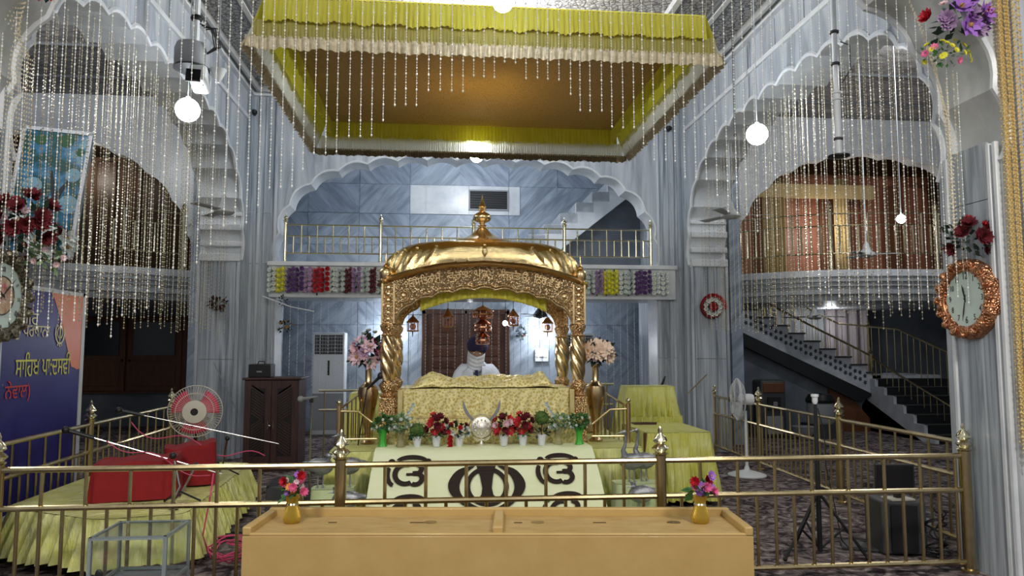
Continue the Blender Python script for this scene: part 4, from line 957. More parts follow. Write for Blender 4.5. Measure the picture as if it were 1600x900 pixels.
obj('foot_rail', G().bb((-BW2 - .12, -.02, .02), (BW2 + .14, .10, .10)), 'laminate', db, w=False, bev=.01)
def rotp(x, y): a = R(-5.6); return (.355 + x * cos(a) - y * sin(a), 4.515 + x * sin(a) + y * cos(a))
for x, y, lab, sp, sd in ((-1.27, .02, 'small gold vase of pink and red artificial flowers on the left end of the box', [('f_pink', 'rose', .030, 4), ('f_red', 'rose', .032, 2), ('f_orange', 'open', .026, 2), ('f_palepink', 'open', .020, 3), ('f_violet', 'open', .022, 2)], 3),
                      (1.24, .02, 'small gold vase of red and violet artificial flowers on the right end of the box', [('f_pink', 'rose', .033, 3), ('f_red', 'rose', .034, 2), ('f_violet', 'open', .036, 4)], 5)):
    px, py = rotp(x, y); v = thing('flower_vase', lab, 'vase', (px, py, BH - .035)); z = BH - .035
    obj('vase', G().lathe([(.044, 0), (.052, .01), (.055, .035), (.045, .075), (.034, .11), (.033, .12), (.040, .145), (.045, .165), (.038, .162), (.02, .12)], (px, py, z), 24, mod=lambda a, q: 1 + .04 * sin(a * 12)), 'vase_gold', v)
    obj('ribbon', G().lathe([(.036, .105), (.040, .112), (.036, .12)], (px, py, z), 16), 'brass_pale', v)
    foliage('foliage', v, (px, py, z + .20), .06, 26, 'leaf', .07, sd, (1.1, .8, .7))
    rnd = random.Random(sd); i = 0
    for mt, kd, r, n in sp:
        for _ in range(n):
            a = i * 2.4; q = Vector((px + .055 * cos(a) * (1 - i * .02) + .012, py - .03 + .03 * sin(a), z + .19 + .016 * (i % 6) + .02 * (i % 2))); put_bloom(v, q, (cos(a) * .6, -1, .3), mt, kd, r); i += 1

# ------------------------------------------------------------------ FLOWER POTS, EMBLEM AND URNS ON THE DAIS
TZ = .735
def pot(x, y, lab, kind):
    t = thing('flower_pot', lab, 'flower pot', (x, y, TZ)); obj('pot', G().lathe([(.028, 0), (.030, .004), (.042, .085), (.046, .088), (.046, .098), (.040, .098), (.038, .08)], (x, y, TZ), 20), 'white_plastic', t)
    z = TZ + .09
    if kind == 'ball': obj('moss_ball', G().sph((x, y, z + .055), .068, 20, 14), 'moss', t); foliage('foliage', t, (x, y, z + .05), .075, 190, 'leaf', .022, 4); foliage('leaf_skirt', t, (x, y, z + .01), .06, 24, 'leaf_dark', .05, 5, (1.2, 1, .3))
    elif kind == 'topiary': obj('stem', G().tube([(x, y, z - .03), (x, y, z + .10)], .006, 6), 'wood_mid', t); obj('moss_ball', G().sph((x, y, z + .16), .064, 20, 14), 'moss', t); foliage('foliage', t, (x, y, z + .16), .070, 190, 'moss', .02, 6); foliage('leaf_skirt', t, (x, y, z + .02), .05, 24, 'leaf_dark', .05, 7, (1.3, 1, .35))
    elif kind == 'red': bouquet(t, (x, y, z + .10), .07, [('f_red', 'lily', .046, 5), ('f_darkred', 'rose', .042, 6)], 3, (1.0, .8, 1.35), 'leaf_dark', 50, .045); foliage('leaf_skirt', t, (x, y, z + .02), .06, 30, 'leaf', .045, 7, (1.1, 1, .5))
    elif kind == 'drop':
        bouquet(t, (x - .03, y, z + .05), .085, [('f_white', 'lily', .036, 7), ('f_darkred', 'rose', .028, 3), ('f_red', 'rose', .026, 3)], 8, (1.5, .7, .8), 'leaf_dark', 60, .05)
        for k in range(6): put_bloom(t, (x - .075 - .008 * (k % 2), y - .055, z + .0 - .018 * k), (-.2, -1, 0), 'f_red', 'rose', .024)
    elif kind == 'redwhite': bouquet(t, (x, y, z + .09), .08, [('f_red', 'lily', .056, 6), ('f_palepink', 'rose', .034, 3), ('f_darkred', 'rose', .036, 3)], 2, (1.1, .8, 1.1), 'leaf_dark', 50, .05)
for x, lab, kd in ((-.215, 'white pot with a round green moss ball standing left of the red flowers', 'ball'), (-.04, 'white pot of dark red flowers between the moss ball and the mixed drooping flowers', 'red'), (.165, 'white pot of drooping red and white flowers just left of the sword emblem', 'drop'),
                   (.575, 'white pot of red and white roses just right of the sword emblem', 'redwhite'), (.75, 'white pot of tall dark red flowers between the roses and the topiary', 'red'), (.925, 'white pot with a topiary ball on a thin stem', 'topiary')): pot(x, 6.70, lab, kd)
for x, lab, mt, sd in ((-.525, 'green vase with bushy white-flecked foliage at the left end of the dais top', 'vase_green', 1), (-.365, 'clear vase with pale leaves and white roses next to the left green vase', 'vase_clear', 2), (1.08, 'clear vase with pale foliage and white roses next to the right green vase', 'vase_clear', 3), (1.28, 'green vase with bushy white-flecked foliage at the right end of the dais top', 'vase_green', 4)):
    t = thing('flower_vase', lab, 'vase', (x, 6.72, TZ)); obj('vase', G().lathe([(.036, 0), (.040, .006), (.026, .05), (.028, .10), (.042, .145), (.046, .165), (.040, .163), (.024, .1)], (x, 6.72, TZ), 20, mod=lambda a, q: 1 + .06 * cos(a * 6)), mt, t)
    foliage('foliage', t, (x, 6.72, TZ + .21), .088, 200, 'leaf' if mt == 'vase_green' else 'leaf_light', .042, sd, (1.15, .9, .75)); rnd = random.Random(sd)
    for k in range(9): a = k * 2.4; put_bloom(t, (x + .085 * cos(a), 6.66 + .03 * sin(a), TZ + .20 + .055 * sin(a * 1.7)), (cos(a), -1, .3), 'f_white', 'rose', .014 if mt == 'vase_green' else .018)
    if mt == 'vase_clear':
        s = 1 if sd == 2 else -1
        for k in range(4): put_bloom(t, (x + s * (.05 + .02 * k), 6.70, TZ + .27 + .035 * k), (s * .3, -1, .2), 'f_white', 'rose', .022)
em = thing('sword_emblem', 'round silver and gold emblem with two curved raised swords among the flower pots', 'emblem', (.37, 6.74, TZ)); ex, ey, ez = .37, 6.72, TZ + .17
obj('stand', G().lathe([(.05, 0), (.052, .008), (.018, .02), (.010, .06), (.014, .08)], (ex, ey, TZ), 16), 'silver', em)
obj('shield', G().lathe([(.0, .03), (.035, .028), (.045, .012), (.085, .010), (.095, .004), (.095, -.004)], (0, 0, 0), 32, axis=Matrix.Rotation(R(90), 3, 'X'), mod=None).__class__().lathe([(.001, .034), (.035, .030), (.048, .014), (.084, .012), (.096, .004), (.094, -.006)], (ex, ey - .01, ez), 32, axis=Matrix.Rotation(R(90), 3, 'X')), 'silver', em, ang=50)
g = G()
for a in range(12): g.sph((ex + .066 * cos(a * pi / 6), ey - .026, ez + .066 * sin(a * pi / 6)), .009, 8, 6)
obj('boss_ring', g, 'brass_pale', em); obj('ring', G().tube([(ex + .115 * cos(a * pi / 16), ey - .005, ez + .115 * sin(a * pi / 16)) for a in range(32)], .006, 6, closed=True), 'brass_pale', em)
for s in (-1, 1):
    p0 = []; N = 16
    for i in range(N + 1): t = i / N; p0.append((ex + s * (.045 + .125 * t + .03 * sin(t * pi)), ez + .04 + .21 * t ** 1.15, .034 * (1 - t ** 4) + .002))
    poly = [(x - .0 + w2 * .5, z) for x, z, w2 in p0] + [(x - w2 * .5, z) for x, z, w2 in p0[::-1]]
    obj('sword_blade', G().prism(poly, XZ, ey - .012, ey - .006), 'chrome', em, smooth=False)
    obj('sword_grip', G().tube([(ex - s * .0, ey - .02, ez - .04), (ex + s * .045, ey - .015, ez + .05)], .010, 8), 'brass_pale', em)
    obj('bow', G().tube([(ex + s * (.02 + .06 * sin(q * pi / 10)), ey - .02, ez - .03 - .055 * (1 - cos(q * pi / 10)) / 1.2) for q in range(11)], .006, 6), 'brass_pale', em)
    obj('side_leaf', G().sph((ex + s * .135, ey, ez - .01), .032, 10, 8, (1, .3, 1.1)), 'silver', em)
for x, lab, c, sp, sd in ((-.705, 'tall brass urn with pink lilies and purple flowers left of the canopy', (-.72, 7.18, 1.60), [('f_palepink', 'lily', .085, 6), ('f_lilac', 'lily', .07, 4), ('f_pink', 'rose', .035, 4), ('f_palepink', 'rose', .045, 4), ('f_white', 'rose', .035, 4)], 1), (1.535, 'tall brass urn with large cream and peach flowers right of the canopy', (1.555, 7.18, 1.57), [('f_cream', 'open', .085, 11), ('f_palepink', 'open', .06, 3)], 2)):
    t = thing('brass_urn', lab, 'vase', (x, 7.18, .71)); z = .71
    obj('urn', G().lathe([(.065, 0), (.07, .012), (.045, .03), (.028, .06), (.034, .10), (.030, .12), (.055, .25), (.085, .40), (.100, .48), (.090, .54), (.045, .575), (.032, .60), (.030, .72), (.036, .745), (.046, .76), (.038, .76), (.024, .70)], (x, 7.18, z), 32), 'copper_brass', t)
    bouquet(t, (x - .02 if sd == 1 else x + .02, 7.16, 1.585), .135, sp, sd, (1.0, .8, 1.0 if sd == 1 else .62), 'leaf_dark', 130, .085)
    if sd == 1:
        for dx, dz in ((.0, .20), (-.05, .17), (.06, .18)): put_bloom(t, (x + dx, 7.13, 1.585 + dz), (0, -.3, 1), 'f_white', 'rose', .03)
for a_, b_, lab, mt_ in ((-.98, -.60, 'yellow gathered cloth block standing on the dais behind the left brass urn', 'yellow_stand'), (1.42, 1.72, 'tan gathered cloth block standing on the dais behind the right brass urn', 'curtain_tan')):
    t = thing('draped_block', lab, 'block', ((a_ + b_) / 2, 8.15, .71)); obj('cloth', cloth_box(G(), a_, b_, 7.92, 8.4, .715, 1.14, flare=.05, amp=.02, wv=.08, seed=17), mt_, t, ang=80); obj('block', G().bb((a_ + .03, 7.95, .71), (b_ - .03, 8.36, 1.12)), 'wood_mid', t)
# short brass handrails at each end of the dais
for s, x0, x1, xs in ((-1, -.955, -.60, 'left'), (1, 1.82, 1.46, 'right')):
    t = thing('dais_handrail', 'short brass handrail with thin bars at the %s end of the dais' % xs, 'railing', (x0, 7.0, .71)); y = 7.0
    obj('post', G().tube([(x0, y, .71), (x0, y, 1.09)], .022, 10), 'copper_brass', t); obj('finial', G().sph((x0, y, 1.115), .026, 10, 8), 'brass_pale', t)
    xm = x0 + (x1 - x0) * .5; P2 = [(x0, y, 1.035), (xm, y, 1.03), (x1, y, .89)]; obj('handrail', G().tube(P2, .011, 8), 'brass', t)
    P3 = [(x0, y, 1.05), (x0 - s * .18, y + .45, 1.20), (x0 - s * .2, y + .9, 1.20)]; obj('handrail', G().tube(P3, .011, 8), 'brass', t)
    obj('rail', G().tube([(x0, y, .775), (x1, y, .775)], .010, 8), 'brass', t)
    for k in range(7):
        x = x0 + (x1 - x0) * (k + 1) / 8; f = (k + 1) / 8; zt = 1.033 if f < .5 else 1.03 - .14 * (f - .5) * 2; obj('baluster', G().tube([(x, y, .775), (x, y, zt)], .006, 6), 'brass', t)
    for k in range(5): q = (k + 1) / 6; obj('baluster', G().tube([(x0 - s * .18 * q, y + .45 * q, .72), (x0 - s * .18 * q, y + .45 * q, 1.05 + .15 * q)], .006, 6), 'brass', t)
# gathered yellow blocks with green draped steps in front of them, left and right
def swan(loc, s, lab, tall=1.0):
    t = thing('swan_figure', lab, 'figure', loc); x, y, z = loc
    g = G(); 
    for sx in (-.022, .022): g.tube([(x + sx, y, z), (x + sx, y, z + .11)], .006, 6); g.tube([(x + sx, y - .05, z + .004), (x + sx, y + .01, z + .006)], [.012, .006], 6)
    obj('legs', g, 'swan_silver', t); obj('body', G().sph((x, y + .01, z + .17), .10, 18, 12, (1.05, .85, .72)).sph((x + s * .09, y + .02, z + .19), .06, 10, 8, (1.4, .5, .5)), 'plastic_wrap', t)
    for w_ in (-1, 1): obj('wing', G().sph((x + .02 * s, y + w_ * .055, z + .185), .085, 12, 8, (1.15, .3, .62)), 'swan_silver', t)
    obj('neck', G().tube([(x - s * .05, y, z + .21), (x - s * .075, y - .01, z + .27), (x - s * .055, y - .01, z + .36 * tall), (x - s * .05, y - .01, z + .44 * tall), (x - s * .062, y - .015, z + .475 * tall)], [.035, .022, .014, .012, .016], 10), 'plastic_wrap', t)
    obj('head', G().sph((x - s * .07, y - .02, z + .48 * tall), .020, 10, 8, (1.2, 1, .9)).tube([(x - s * .085, y - .022, z + .478 * tall), (x - s * .13, y - .03, z + .465 * tall)], [.010, .002], 6), 'swan_silver', t)
def step_block(name, lab, x0, x1, y0, y1, z, mt, sd, amp=.006): t = thing(name, lab, 'step', ((x0 + x1) / 2, (y0 + y1) / 2, 0)); obj('cloth', cloth_box(G(), x0, x1, y0, y1, .01, z, flare=.025, amp=amp, wv=.14, seed=sd), mt, t, ang=80); obj('block', G().bb((x0 + .02, y0 + .02, 0), (x1 - .02, y1 - .02, z - .01)), 'wood_mid', t); return t
for s, a, b, nm in ((-1, -1.07, -.70, 'left'), (1, 1.50, 1.93, 'right')):
    step_block('draped_step', 'lower step draped in pale green cloth, %s of the front sheet' % nm, a, b, 5.85, 6.17, .24, 'green_cloth', 31)
    step_block('draped_step', 'upper step draped in pale green cloth, %s of the front sheet' % nm, a, b - .02, 6.20, 6.42, .46, 'green_cloth', 32)
swan((-.78, 6.30, .465), 1, 'plastic-wrapped silver swan with raised neck on the left upper step', .90)
swan((-1.0, 6.29, .465), -1, 'low plastic-wrapped silver bird at the outer end of the left upper step', .55)
swan((1.66, 6.30, .465), 1, 'plastic-wrapped silver swan nearest the sheet on the right upper step', .90)
swan((1.78, 6.34, .465), 1, 'plastic-wrapped silver swan farther right on the right upper step', .92)
swan((-.76, 6.0, .245), 1, 'small silver bird on the lower left step', .5); swan((1.66, 6.0, .245), 1, 'small silver bird on the lower right step', .5)

# ------------------------------------------------------------------ BULBS THE PHOTO SHOWS
for x, y, z, r_, lab in ((-2.60, 7.49, 4.05, .12, 'glaring white lamp hanging before the left side arch'), (3.55, 7.74, 4.05, .12, 'glaring white lamp hanging before the right side arch'), (.448, 9.52, 4.20, .09, 'glaring lamp just behind the rear edge of the fabric canopy'), (.445, 5.32, 4.27, .08, 'glaring lamp in front of the near edge of the fabric canopy')):
    t = thing('hanging_lamp', lab, 'lamp', (x, y, z)); obj('bulb', G().sph((x, y, z), r_, 16, 12), 'lamp_glow', t); obj('holder', G().lathe([(.03, .06), (.035, .10), (.02, .14)], (x, y, z), 12).tube([(x, y, z + .14), (x, y, {.445: 4.74}.get(x, 5.72))], .006, 6), 'white_plastic', t)
for x, s in ((-1.0, -1), (2.05, 1)):
    t = thing('tube_light', 'lit white tube light on the back wall, %s of the dark door' % ('left' if s < 0 else 'right'), 'lamp', (x, 14.7, 1.75)); obj('tube', G().tube([(x, 14.70, 1.50), (x, 14.70, 2.35)], .022, 10), 'tube_glow', t); obj('fitting', G().bb((x - .04, 14.72, 1.46), (x + .04, 14.78, 2.39)), 'white_plastic', t)
t = thing('light_bulb', 'round lit bulb hanging before the right gallery doors', 'bulb', (6.77, 10.0, 3.54)); obj('bulb', G().sph((6.77, 10.0, 3.54), .065, 12, 8), 'lamp_glow', t); obj('cord', G().tube([(6.77, 10, 3.6), (6.77, 10, 6.4)], .008, 5), 'white_plastic', t)

# ------------------------------------------------------------------ FLOWER GARLAND COLUMNS ON THE GALLERY FRONT
gy = 11.34
cols = [(.060, 'f_white', 'open', 'white'), (.19, 'f_yellow', 'ball', 'yellow'), (.345, 'f_purple', 'ball', 'dark purple'), (.475, 'f_purple', 'rose', 'dark purple'), (.60, 'f_lilac', 'open', 'lilac'), (.735, 'f_red', 'ball', 'bright red'), (.86, 'f_red', 'rose', 'bright red'), (.97, 'f_white', 'open', 'white'), (1.095, 'f_white', 'rose', 'white'), (1.215, 'f_darkred', 'ball', 'narrow crimson'), (1.34, 'f_lilac', 'rose', 'purple'), (1.475, 'f_white', 'rose', 'white'), (1.595, 'f_darkred', 'ball', 'narrow crimson'), (1.70, 'f_white', 'lily', 'white star'), (1.82, 'f_white', 'open', 'white')]
colr = [(3.02 - 5.20 + 0, 'f_red', 'ball', 'crimson')]
def garland(x, mt, kd, cn, gi, side, after):
    t = thing('flower_garland', 'short hanging column of %s flowers on the gallery front, %s' % (cn, after), 'garland', (x, gy, 2.48), 0, 'flower garlands along the gallery front'); rnd = random.Random(gi)
    foliage('foliage', t, (x, gy + .03, 2.68), .10, 34, 'leaf_dark', .05, gi, (.55, .3, 2.0))
    for r_ in range(5):
        for c in (-1, 1): put_bloom(t, (x + c * .032, gy - .01, 2.515 + r_ * .078 + .02 * (c > 0)), (c * .25, -1, .12), mt, kd, .042 if kd != 'lily' else .05)
def where(i, n, side):
    w_ = ('first', 'second', 'third', 'fourth', 'fifth', 'sixth', 'seventh', 'eighth', 'ninth', 'tenth', 'eleventh', 'twelfth', 'thirteenth', 'fourteenth', 'fifteenth', 'sixteenth'); return '%s from the %s end' % (w_[i], side)
for i, (dx, mt, kd, cn) in enumerate(cols): garland(-2.66 + dx, mt, kd, cn, i, 'left', where(i, len(cols), 'left'))
rc = [(3.58, 'f_white', 'open', 'white'), (3.43, 'f_white', 'lily', 'white star'), (3.28, 'f_purple', 'rose', 'dark purple'), (3.15, 'f_purple', 'ball', 'dark purple'), (3.01, 'f_white', 'rose', 'white'), (2.89, 'f_white', 'open', 'white'), (2.75, 'f_yellow', 'ball', 'yellow'), (2.63, 'f_yellow', 'ball', 'yellow'), (2.49, 'f_lilac', 'rose', 'purple'), (2.36, 'f_white', 'rose', 'white'), (2.24, 'f_white', 'open', 'white'), (2.11, 'f_yellow', 'rose', 'yellow'), (1.98, 'f_red', 'ball', 'crimson'), (1.86, 'f_red', 'ball', 'crimson'), (1.74, 'f_darkred', 'rose', 'dark red')]
for i, (x, mt, kd, cn) in enumerate(rc): garland(x, mt, kd, cn, i + 30, 'right', where(i, len(rc), 'right'))
for x, z, lab in ((-2.42, 2.34, 'small sprig of greenery dangling under the left end of the gallery front'), (-.80, 2.40, 'dark leafy sprig dangling under the garlands left of the canopy')):
    t = thing('leaf_sprig', lab, 'foliage', (x, gy, z)); foliage('leaves', t, (x, gy, z), .08, 30, 'leaf_dark', .05, 3, (.9, .4, 1.2)); obj('stem', G().tube([(x, gy, z + .12), (x, gy, z - .05)], .004, 4), 'leaf_dark', t)
t = thing('white_rod', 'thin white rod slung under the left end of the gallery', 'rod', (-2.5, 11.3, 2.36)); o = obj('rod', G().tube([(-2.72, 11.30, 2.42), (-2.3, 11.3, 2.26), (-1.95, 11.3, 2.19)], .010, 6), 'white_plastic', t)

# ------------------------------------------------------------------ WALL CLOCKS, WREATH, PILLAR FLOWERS
def clock(name, lab, c, s, mt, smt, r0, r1, nums, ht, mtm, hang):
    """faces +s*x direction; built in a local frame: lx = along the wall as read, lz up"""
    t = thing(name, lab, 'clock', c); n = Vector((s, 0, 0)); lx = Vector((0, s, 0)); up = Vector((0, 0, 1))
    A = Matrix((lx, up, n)).transposed()        # local z -> wall normal
    def P3(a, b, d): return Vector(c) + lx * a + up * b + n * d
    prof = [(r0, .0), (r0 * 1.0, .03), (r0 * .97, .055), (r0 * .90, .075), (r0 * .80, .085), (r0 * .74, .075), (r1 * 1.06, .055), (r1 * 1.0, .045)]
    obj('frame', G().lathe(prof, c, 64, axis=A, mod=lambda a, z: 1 + (.018 * cos(a * 16) if z < .08 and z > .02 else 0), cap=False), mt, t, ang=60)
    for k in range(16):
        a = 2 * pi * k / 16; obj('scroll', G().sph(P3(r0 * .88 * cos(a), r0 * .88 * sin(a), .074), r0 * .10, 8, 6, (1, 1, 1)), mt, t)
    for k in range(12): a = 2 * pi * (k + .5) / 12; obj('frame_rib', G().tube([P3(r0 * .72 * cos(a), r0 * .72 * sin(a), .082), P3(r0 * .85 * cos(a), r0 * .85 * sin(a), .092), P3(r0 * .99 * cos(a), r0 * .99 * sin(a), .05)], .007, 6), smt, t)
    obj('inner_ring', G().tube([P3(r1 * 1.05 * cos(a * pi / 24), r1 * 1.05 * sin(a * pi / 24), .062) for a in range(48)], .008, 6, closed=True), smt, t)
    d = obj('dial', G().lathe([(r1 * 1.04, .040), (.001, .041)], c, 48, axis=A, cap=False), 'dial', t)
    for k in range(12):
        a = pi / 2 - 2 * pi * (k + 1) / 12; m = Matrix((lx, up, n)).transposed().to_4x4(); q = P3(r1 * .80 * cos(a), r1 * .80 * sin(a) - r1 * .075, .043); m.translation = q
        sz = r1 * (.30 if nums == 'arabic' and k + 1 not in (6, 12) else .36 if nums == 'arabic' else .22)
        tx = str(k + 1) if nums == 'arabic' else ('I', 'II', 'III', 'IIII', 'V', 'VI', 'VII', 'VIII', 'IX', 'X', 'XI', 'XII')[k]
        if nums != 'arabic': m = m @ Matrix.Rotation(a - pi / 2, 4, 'Z')
        o = text('numeral', tx, 'dial_ink', sz, m, d, depth=.0006, xs=.75 if nums == 'arabic' else .8)
    if nums != 'arabic':
        obj('dial_picture', G().lathe([(r1 * .56, .043), (.001, .044)], c, 32, axis=A, cap=False), 'dial_pic', t); obj('dial_ring', G().tube([P3(r1 * .58 * cos(a * pi / 24), r1 * .58 * sin(a * pi / 24), .045) for a in range(48)], .004, 5, closed=True), smt, t)
        foliage('painted_spray', t, P3(0, 0, .05), r1 * .3, 22, 'f_pink', .03, 4, (.05, 1, 1))
    def hand(ang, L, w_, nm):
        a = pi / 2 - ang; q = Vector((cos(a), sin(a))); p = Vector((-sin(a), cos(a))); g = G(); pts = [q * -L * .2 + p * w_ * .4, q * L * .6 + p * w_, q * L, q * L * .6 - p * w_, q * -L * .2 - p * w_ * .4]
        g.add([P3(v.x, v.y, .050) for v in pts], [(0, 1, 2, 3, 4)]); obj(nm, g, 'dial_ink', t, smooth=False, solid=.002)
    hand(2 * pi * (ht + mtm / 60) / 12, r1 * .55, .008, 'hour_hand'); hand(2 * pi * mtm / 60, r1 * .82, .006, 'minute_hand'); obj('hub', G().sph(P3(0, 0, .052), .008, 8, 6), 'dial_ink', t)
    return t
clock('wall_clock', 'round copper-framed clock with arabic numerals on the near right pillar', (XR - .02, 5.03, 1.99), -1, 'copper', 'copper_smooth', .300, .205, 'arabic', 11, 32, True)
clock('wall_clock', 'dark ornate clock with roman numerals on the near left pillar', (XL + .02, 5.20, 1.98), 1, 'bronze', 'bronze', .320, .225, 'roman', 10, 8, True)
t = thing('wreath', 'red and white flower wreath on the far right pillar', 'wreath', (4.27, 11.13, 2.28)); wx, wy, wz = 4.27, 11.13, 2.28; g = G()
for i in range(150):
    a = i * 2.399; rr = .10 + .115 * ((i * .618) % 1); d = Vector((cos(a), 0, sin(a))); tn = Vector((-sin(a), 0, cos(a))); b = Vector((wx, wy, wz)) + d * rr * .8; e = Vector((wx, wy - .03 - .02 * (i % 3), wz)) + d * (rr + .04)
    g.add([b, (b + e) / 2 + tn * .014, e, (b + e) / 2 - tn * .014], [(0, 1, 2, 3)])
obj('tinsel', g, 'f_red', t, smooth=False, kind='stuff'); obj('ring', G().tube([(wx + .13 * cos(a * pi / 16), wy, wz + .13 * sin(a * pi / 16)) for a in range(32)], .06, 8, closed=True), 'f_darkred', t)
for i in range(11): a = 2 * pi * i / 11; put_bloom(t, (wx + .12 * cos(a), wy - .05, wz + .12 * sin(a)), (0, -1, 0), 'f_white', 'lily', .048)
for i in range(6): a = i; put_bloom(t, (wx + .04 * cos(a), wy - .055, wz + .04 * sin(a)), (0, -1, .2), 'f_red', 'rose', .035)
def spray(name, lab, c, rad, spec, sd, sc=(1, 1, 1), leaf='leaf_dark', nl=70, L=.07): t = thing(name, lab, 'flowers', c); bouquet(t, c, rad, spec, sd, sc, leaf, nl, L); return t
spray('flower_spray', 'dark red roses fixed above the copper clock', (XR - .06, 5.0, 2.44), .14, [('f_darkred', 'rose', .06, 9), ('f_red', 'rose', .03, 3)], 4, (.45, 1.5, 1.0))
spray('flower_spray', 'violet lilies, red rose and yellow blossom high on the near right pillar', (3.70, 4.72, 3.98), .20, [('f_violet', 'lily', .10, 6), ('f_red', 'rose', .06, 2), ('f_lilac', 'rose', .06, 4), ('f_palepink', 'open', .035, 3)], 5, (1, .6, .8), 'leaf_dark', 50)
spray('flower_spray', 'trailing yellow blossom below the violet lilies on the right', (3.62, 4.74, 3.74), .13, [('f_yellow', 'open', .024, 16), ('f_pink', 'open', .03, 3)], 6, (1.5, .4, .8), 'leaf', 50, .04)
spray('flower_spray', 'large dark red artificial roses above the roman-numeral clock', (XL + .14, 5.30, 2.50), .20, [('f_darkred', 'rose', .065, 13), ('f_palepink', 'open', .03, 4), ('f_red', 'rose', .035, 3)], 7, (.8, 1.0, .95), 'leaf_dark', 90)
spray('flower_spray', 'pale trailing leaves beside the top of the left clock', (XL + .20, 5.45, 2.28), .14, [('f_palepink', 'open', .026, 6), ('f_white', 'open', .024, 5)], 8, (1, .8, .8), 'leaf_light', 60, .06)
spray('flower_spray', 'small magenta rose hanging in the top left corner', (-2.62, 4.9, 3.98), .045, [('f_pink', 'rose', .038, 6), ('f_red', 'rose', .034, 4)], 9, (1, .8, 1.5), 'leaf_dark', 12, .04)
spray('flower_spray', 'dry dark leaf spray on the far left pillar', (-3.33, 11.12, 2.30), .10, [('f_darkred', 'open', .02, 5)], 10, (1.3, .5, 1), 'wood_dark', 90, .06)
spray('flower_spray', 'small brownish flower spray on the passage wall behind the left beads', (-2.48, 11.72, 1.98), .12, [('f_heart', 'open', .03, 8)], 12, (1.1, .4, .7), 'leaf_dark', 60, .05)
spray('flower_spray', 'small dark leaf spray beside the right pillars on the back wall', (1.62, 14.72, 1.95), .12, [('f_darkred', 'open', .03, 3)], 13, (.8, .4, 1.2), 'leaf_dark', 60, .06)
t = thing('frosted_wall_decoration', 'arrangement of pale leaves and dark petals at the left end of the left gallery', 'flowers', (-7.0, 12.0, 3.2)); bouquet(t, (-6.7, 12.05, 3.35), .42, [('f_white', 'lily', .17, 12), ('f_darkred', 'rose', .09, 9)], 3, (2.0, .35, .75), 'wood_dark', 70, .16)

# ------------------------------------------------------------------ BANNER AND PAINTING
bn = thing('banner_board', 'blue and orange banner board with yellow Gurmukhi lettering behind the left railing', 'banner', (-3.88, 7.1, 0)); bxx = -3.88
obj('board', G().bb((bxx - .04, 5.7, .12), (bxx, 8.27, 2.19)), 'banner_blue', bn)
for a, b in (((5.66, .1), (5.72, 2.22)), ((8.24, .1), (8.31, 2.22)), ((5.66, .06), (8.31, .13)), ((5.66, 2.18), (8.31, 2.22))): obj('board_edge', G().bb((bxx - .05, a[0], a[1]), (bxx + .008, b[0], b[1])), 'white_paint', bn)
cv = [(8.25, 2.185), (7.60, 2.185)] + [(7.60 + .46 * t ** .8, 2.185 - .75 * t) for t in [i / 12 for i in range(1, 13)]] + [(8.12, 1.42), (8.18, 1.40), (8.25, 1.41)]
obj('orange_corner', G().prism(cv, YZ, bxx + .001, bxx + .004), 'orange', bn, smooth=False)
def bt(s_, y, z, size, mt, fit): return text('lettering', s_, mt, size, frame_m((bxx + .006, y, z), (0, 1, 0), (0, 0, 1)), bn, .001, 1, 'RIGHT', fit)
bt('ਵਾਿਹਗੁਰੂ', 7.39, 1.85, .17, 'banner_cream', .62)
bt('ਕੀਰਤਨੁ ਪਰਧਾਨਾ', 7.60, 1.735, .17, 'banner_cream', .92)
bt('ਸਾਿਹਬ ਪਾ:ਦਸਵੀਂ', 8.03, 1.36, .255, 'banner_yellow', .98)
bt('ਨੇਵਾਲ)', 7.32, 1.17, .18, 'banner_red', .40)
def khanda_flat(parent, fr, s, mt):
    K = [[(0, .5), (.05, .40), (.035, 0), (.05, -.25), (-.05, -.25), (-.035, 0), (-.05, .40)], arc_band(0, .06, .21, .24, 0, 360, .05, .05, 30), disc2(0, -.5, .05), [(-.02, -.5), (.02, -.5), (.02, -.24), (-.02, -.24)]]
    for m in (-1, 1): K.append([(m * x, y) for x, y in ((.25, .42), (.38, .22), (.41, -.02), (.33, -.24), (.16, -.40), (.02, -.44), (.02, -.37), (.16, -.32), (.27, -.16), (.32, .02), (.31, .22))]); K.append(disc2(m * .15, -.46, .045))
    g = G()
    for poly in K: g.prism([(a * s, b * s) for a, b in poly], fr, 0, .003)
    return obj('emblem', g, mt, parent, smooth=False)
khanda_flat(bn, lambda u, v, d: (bxx + .005 + d, 7.80 + u, 1.77 + v), .24, 'banner_cream')
pt = thing('framed_painting', 'large white-framed painting of a dark tree on blue leaning on the left gallery', 'painting', (-6.3, 12.3, 3.1)); 
PM = Matrix.Translation((-6.05, 12.28, 3.12)) @ Matrix.Rotation(R(-8), 4, 'Y') @ Matrix.Rotation(R(-6), 4, 'X')
PM = Matrix.Translation((-6.05, 12.30, 3.12)) @ Matrix.Rotation(R(5), 4, 'Y') @ Matrix.Rotation(R(-4), 4, 'X')
g = G(); g.M = PM; g.bb((-1.0, 0, 0), (0, .04, 2.05)); obj('picture', g, 'painting', pt)
for a, b in (((-1.06, -.03, -.04), (-1.0, .05, 2.1)), ((0, -.03, -.04), (.06, .05, 2.1)), ((-1.06, -.03, 2.05), (.06, .05, 2.11)), ((-1.06, -.03, -.05), (.06, .05, 0))): g = G(); g.M = PM; g.bb(a, b); obj('picture_frame', g, 'white_plastic', pt)
g = G(); g.M = PM; g.prism([(-.42, .1), (-.30, .1), (-.33, .9), (-.2, 1.2), (-.22, 1.25), (-.36, 1.05), (-.48, 1.4), (-.52, 1.38), (-.42, .95)], XZ, -.006, -.001); obj('painted_tree', g, 'paint_trunk', pt, smooth=False)
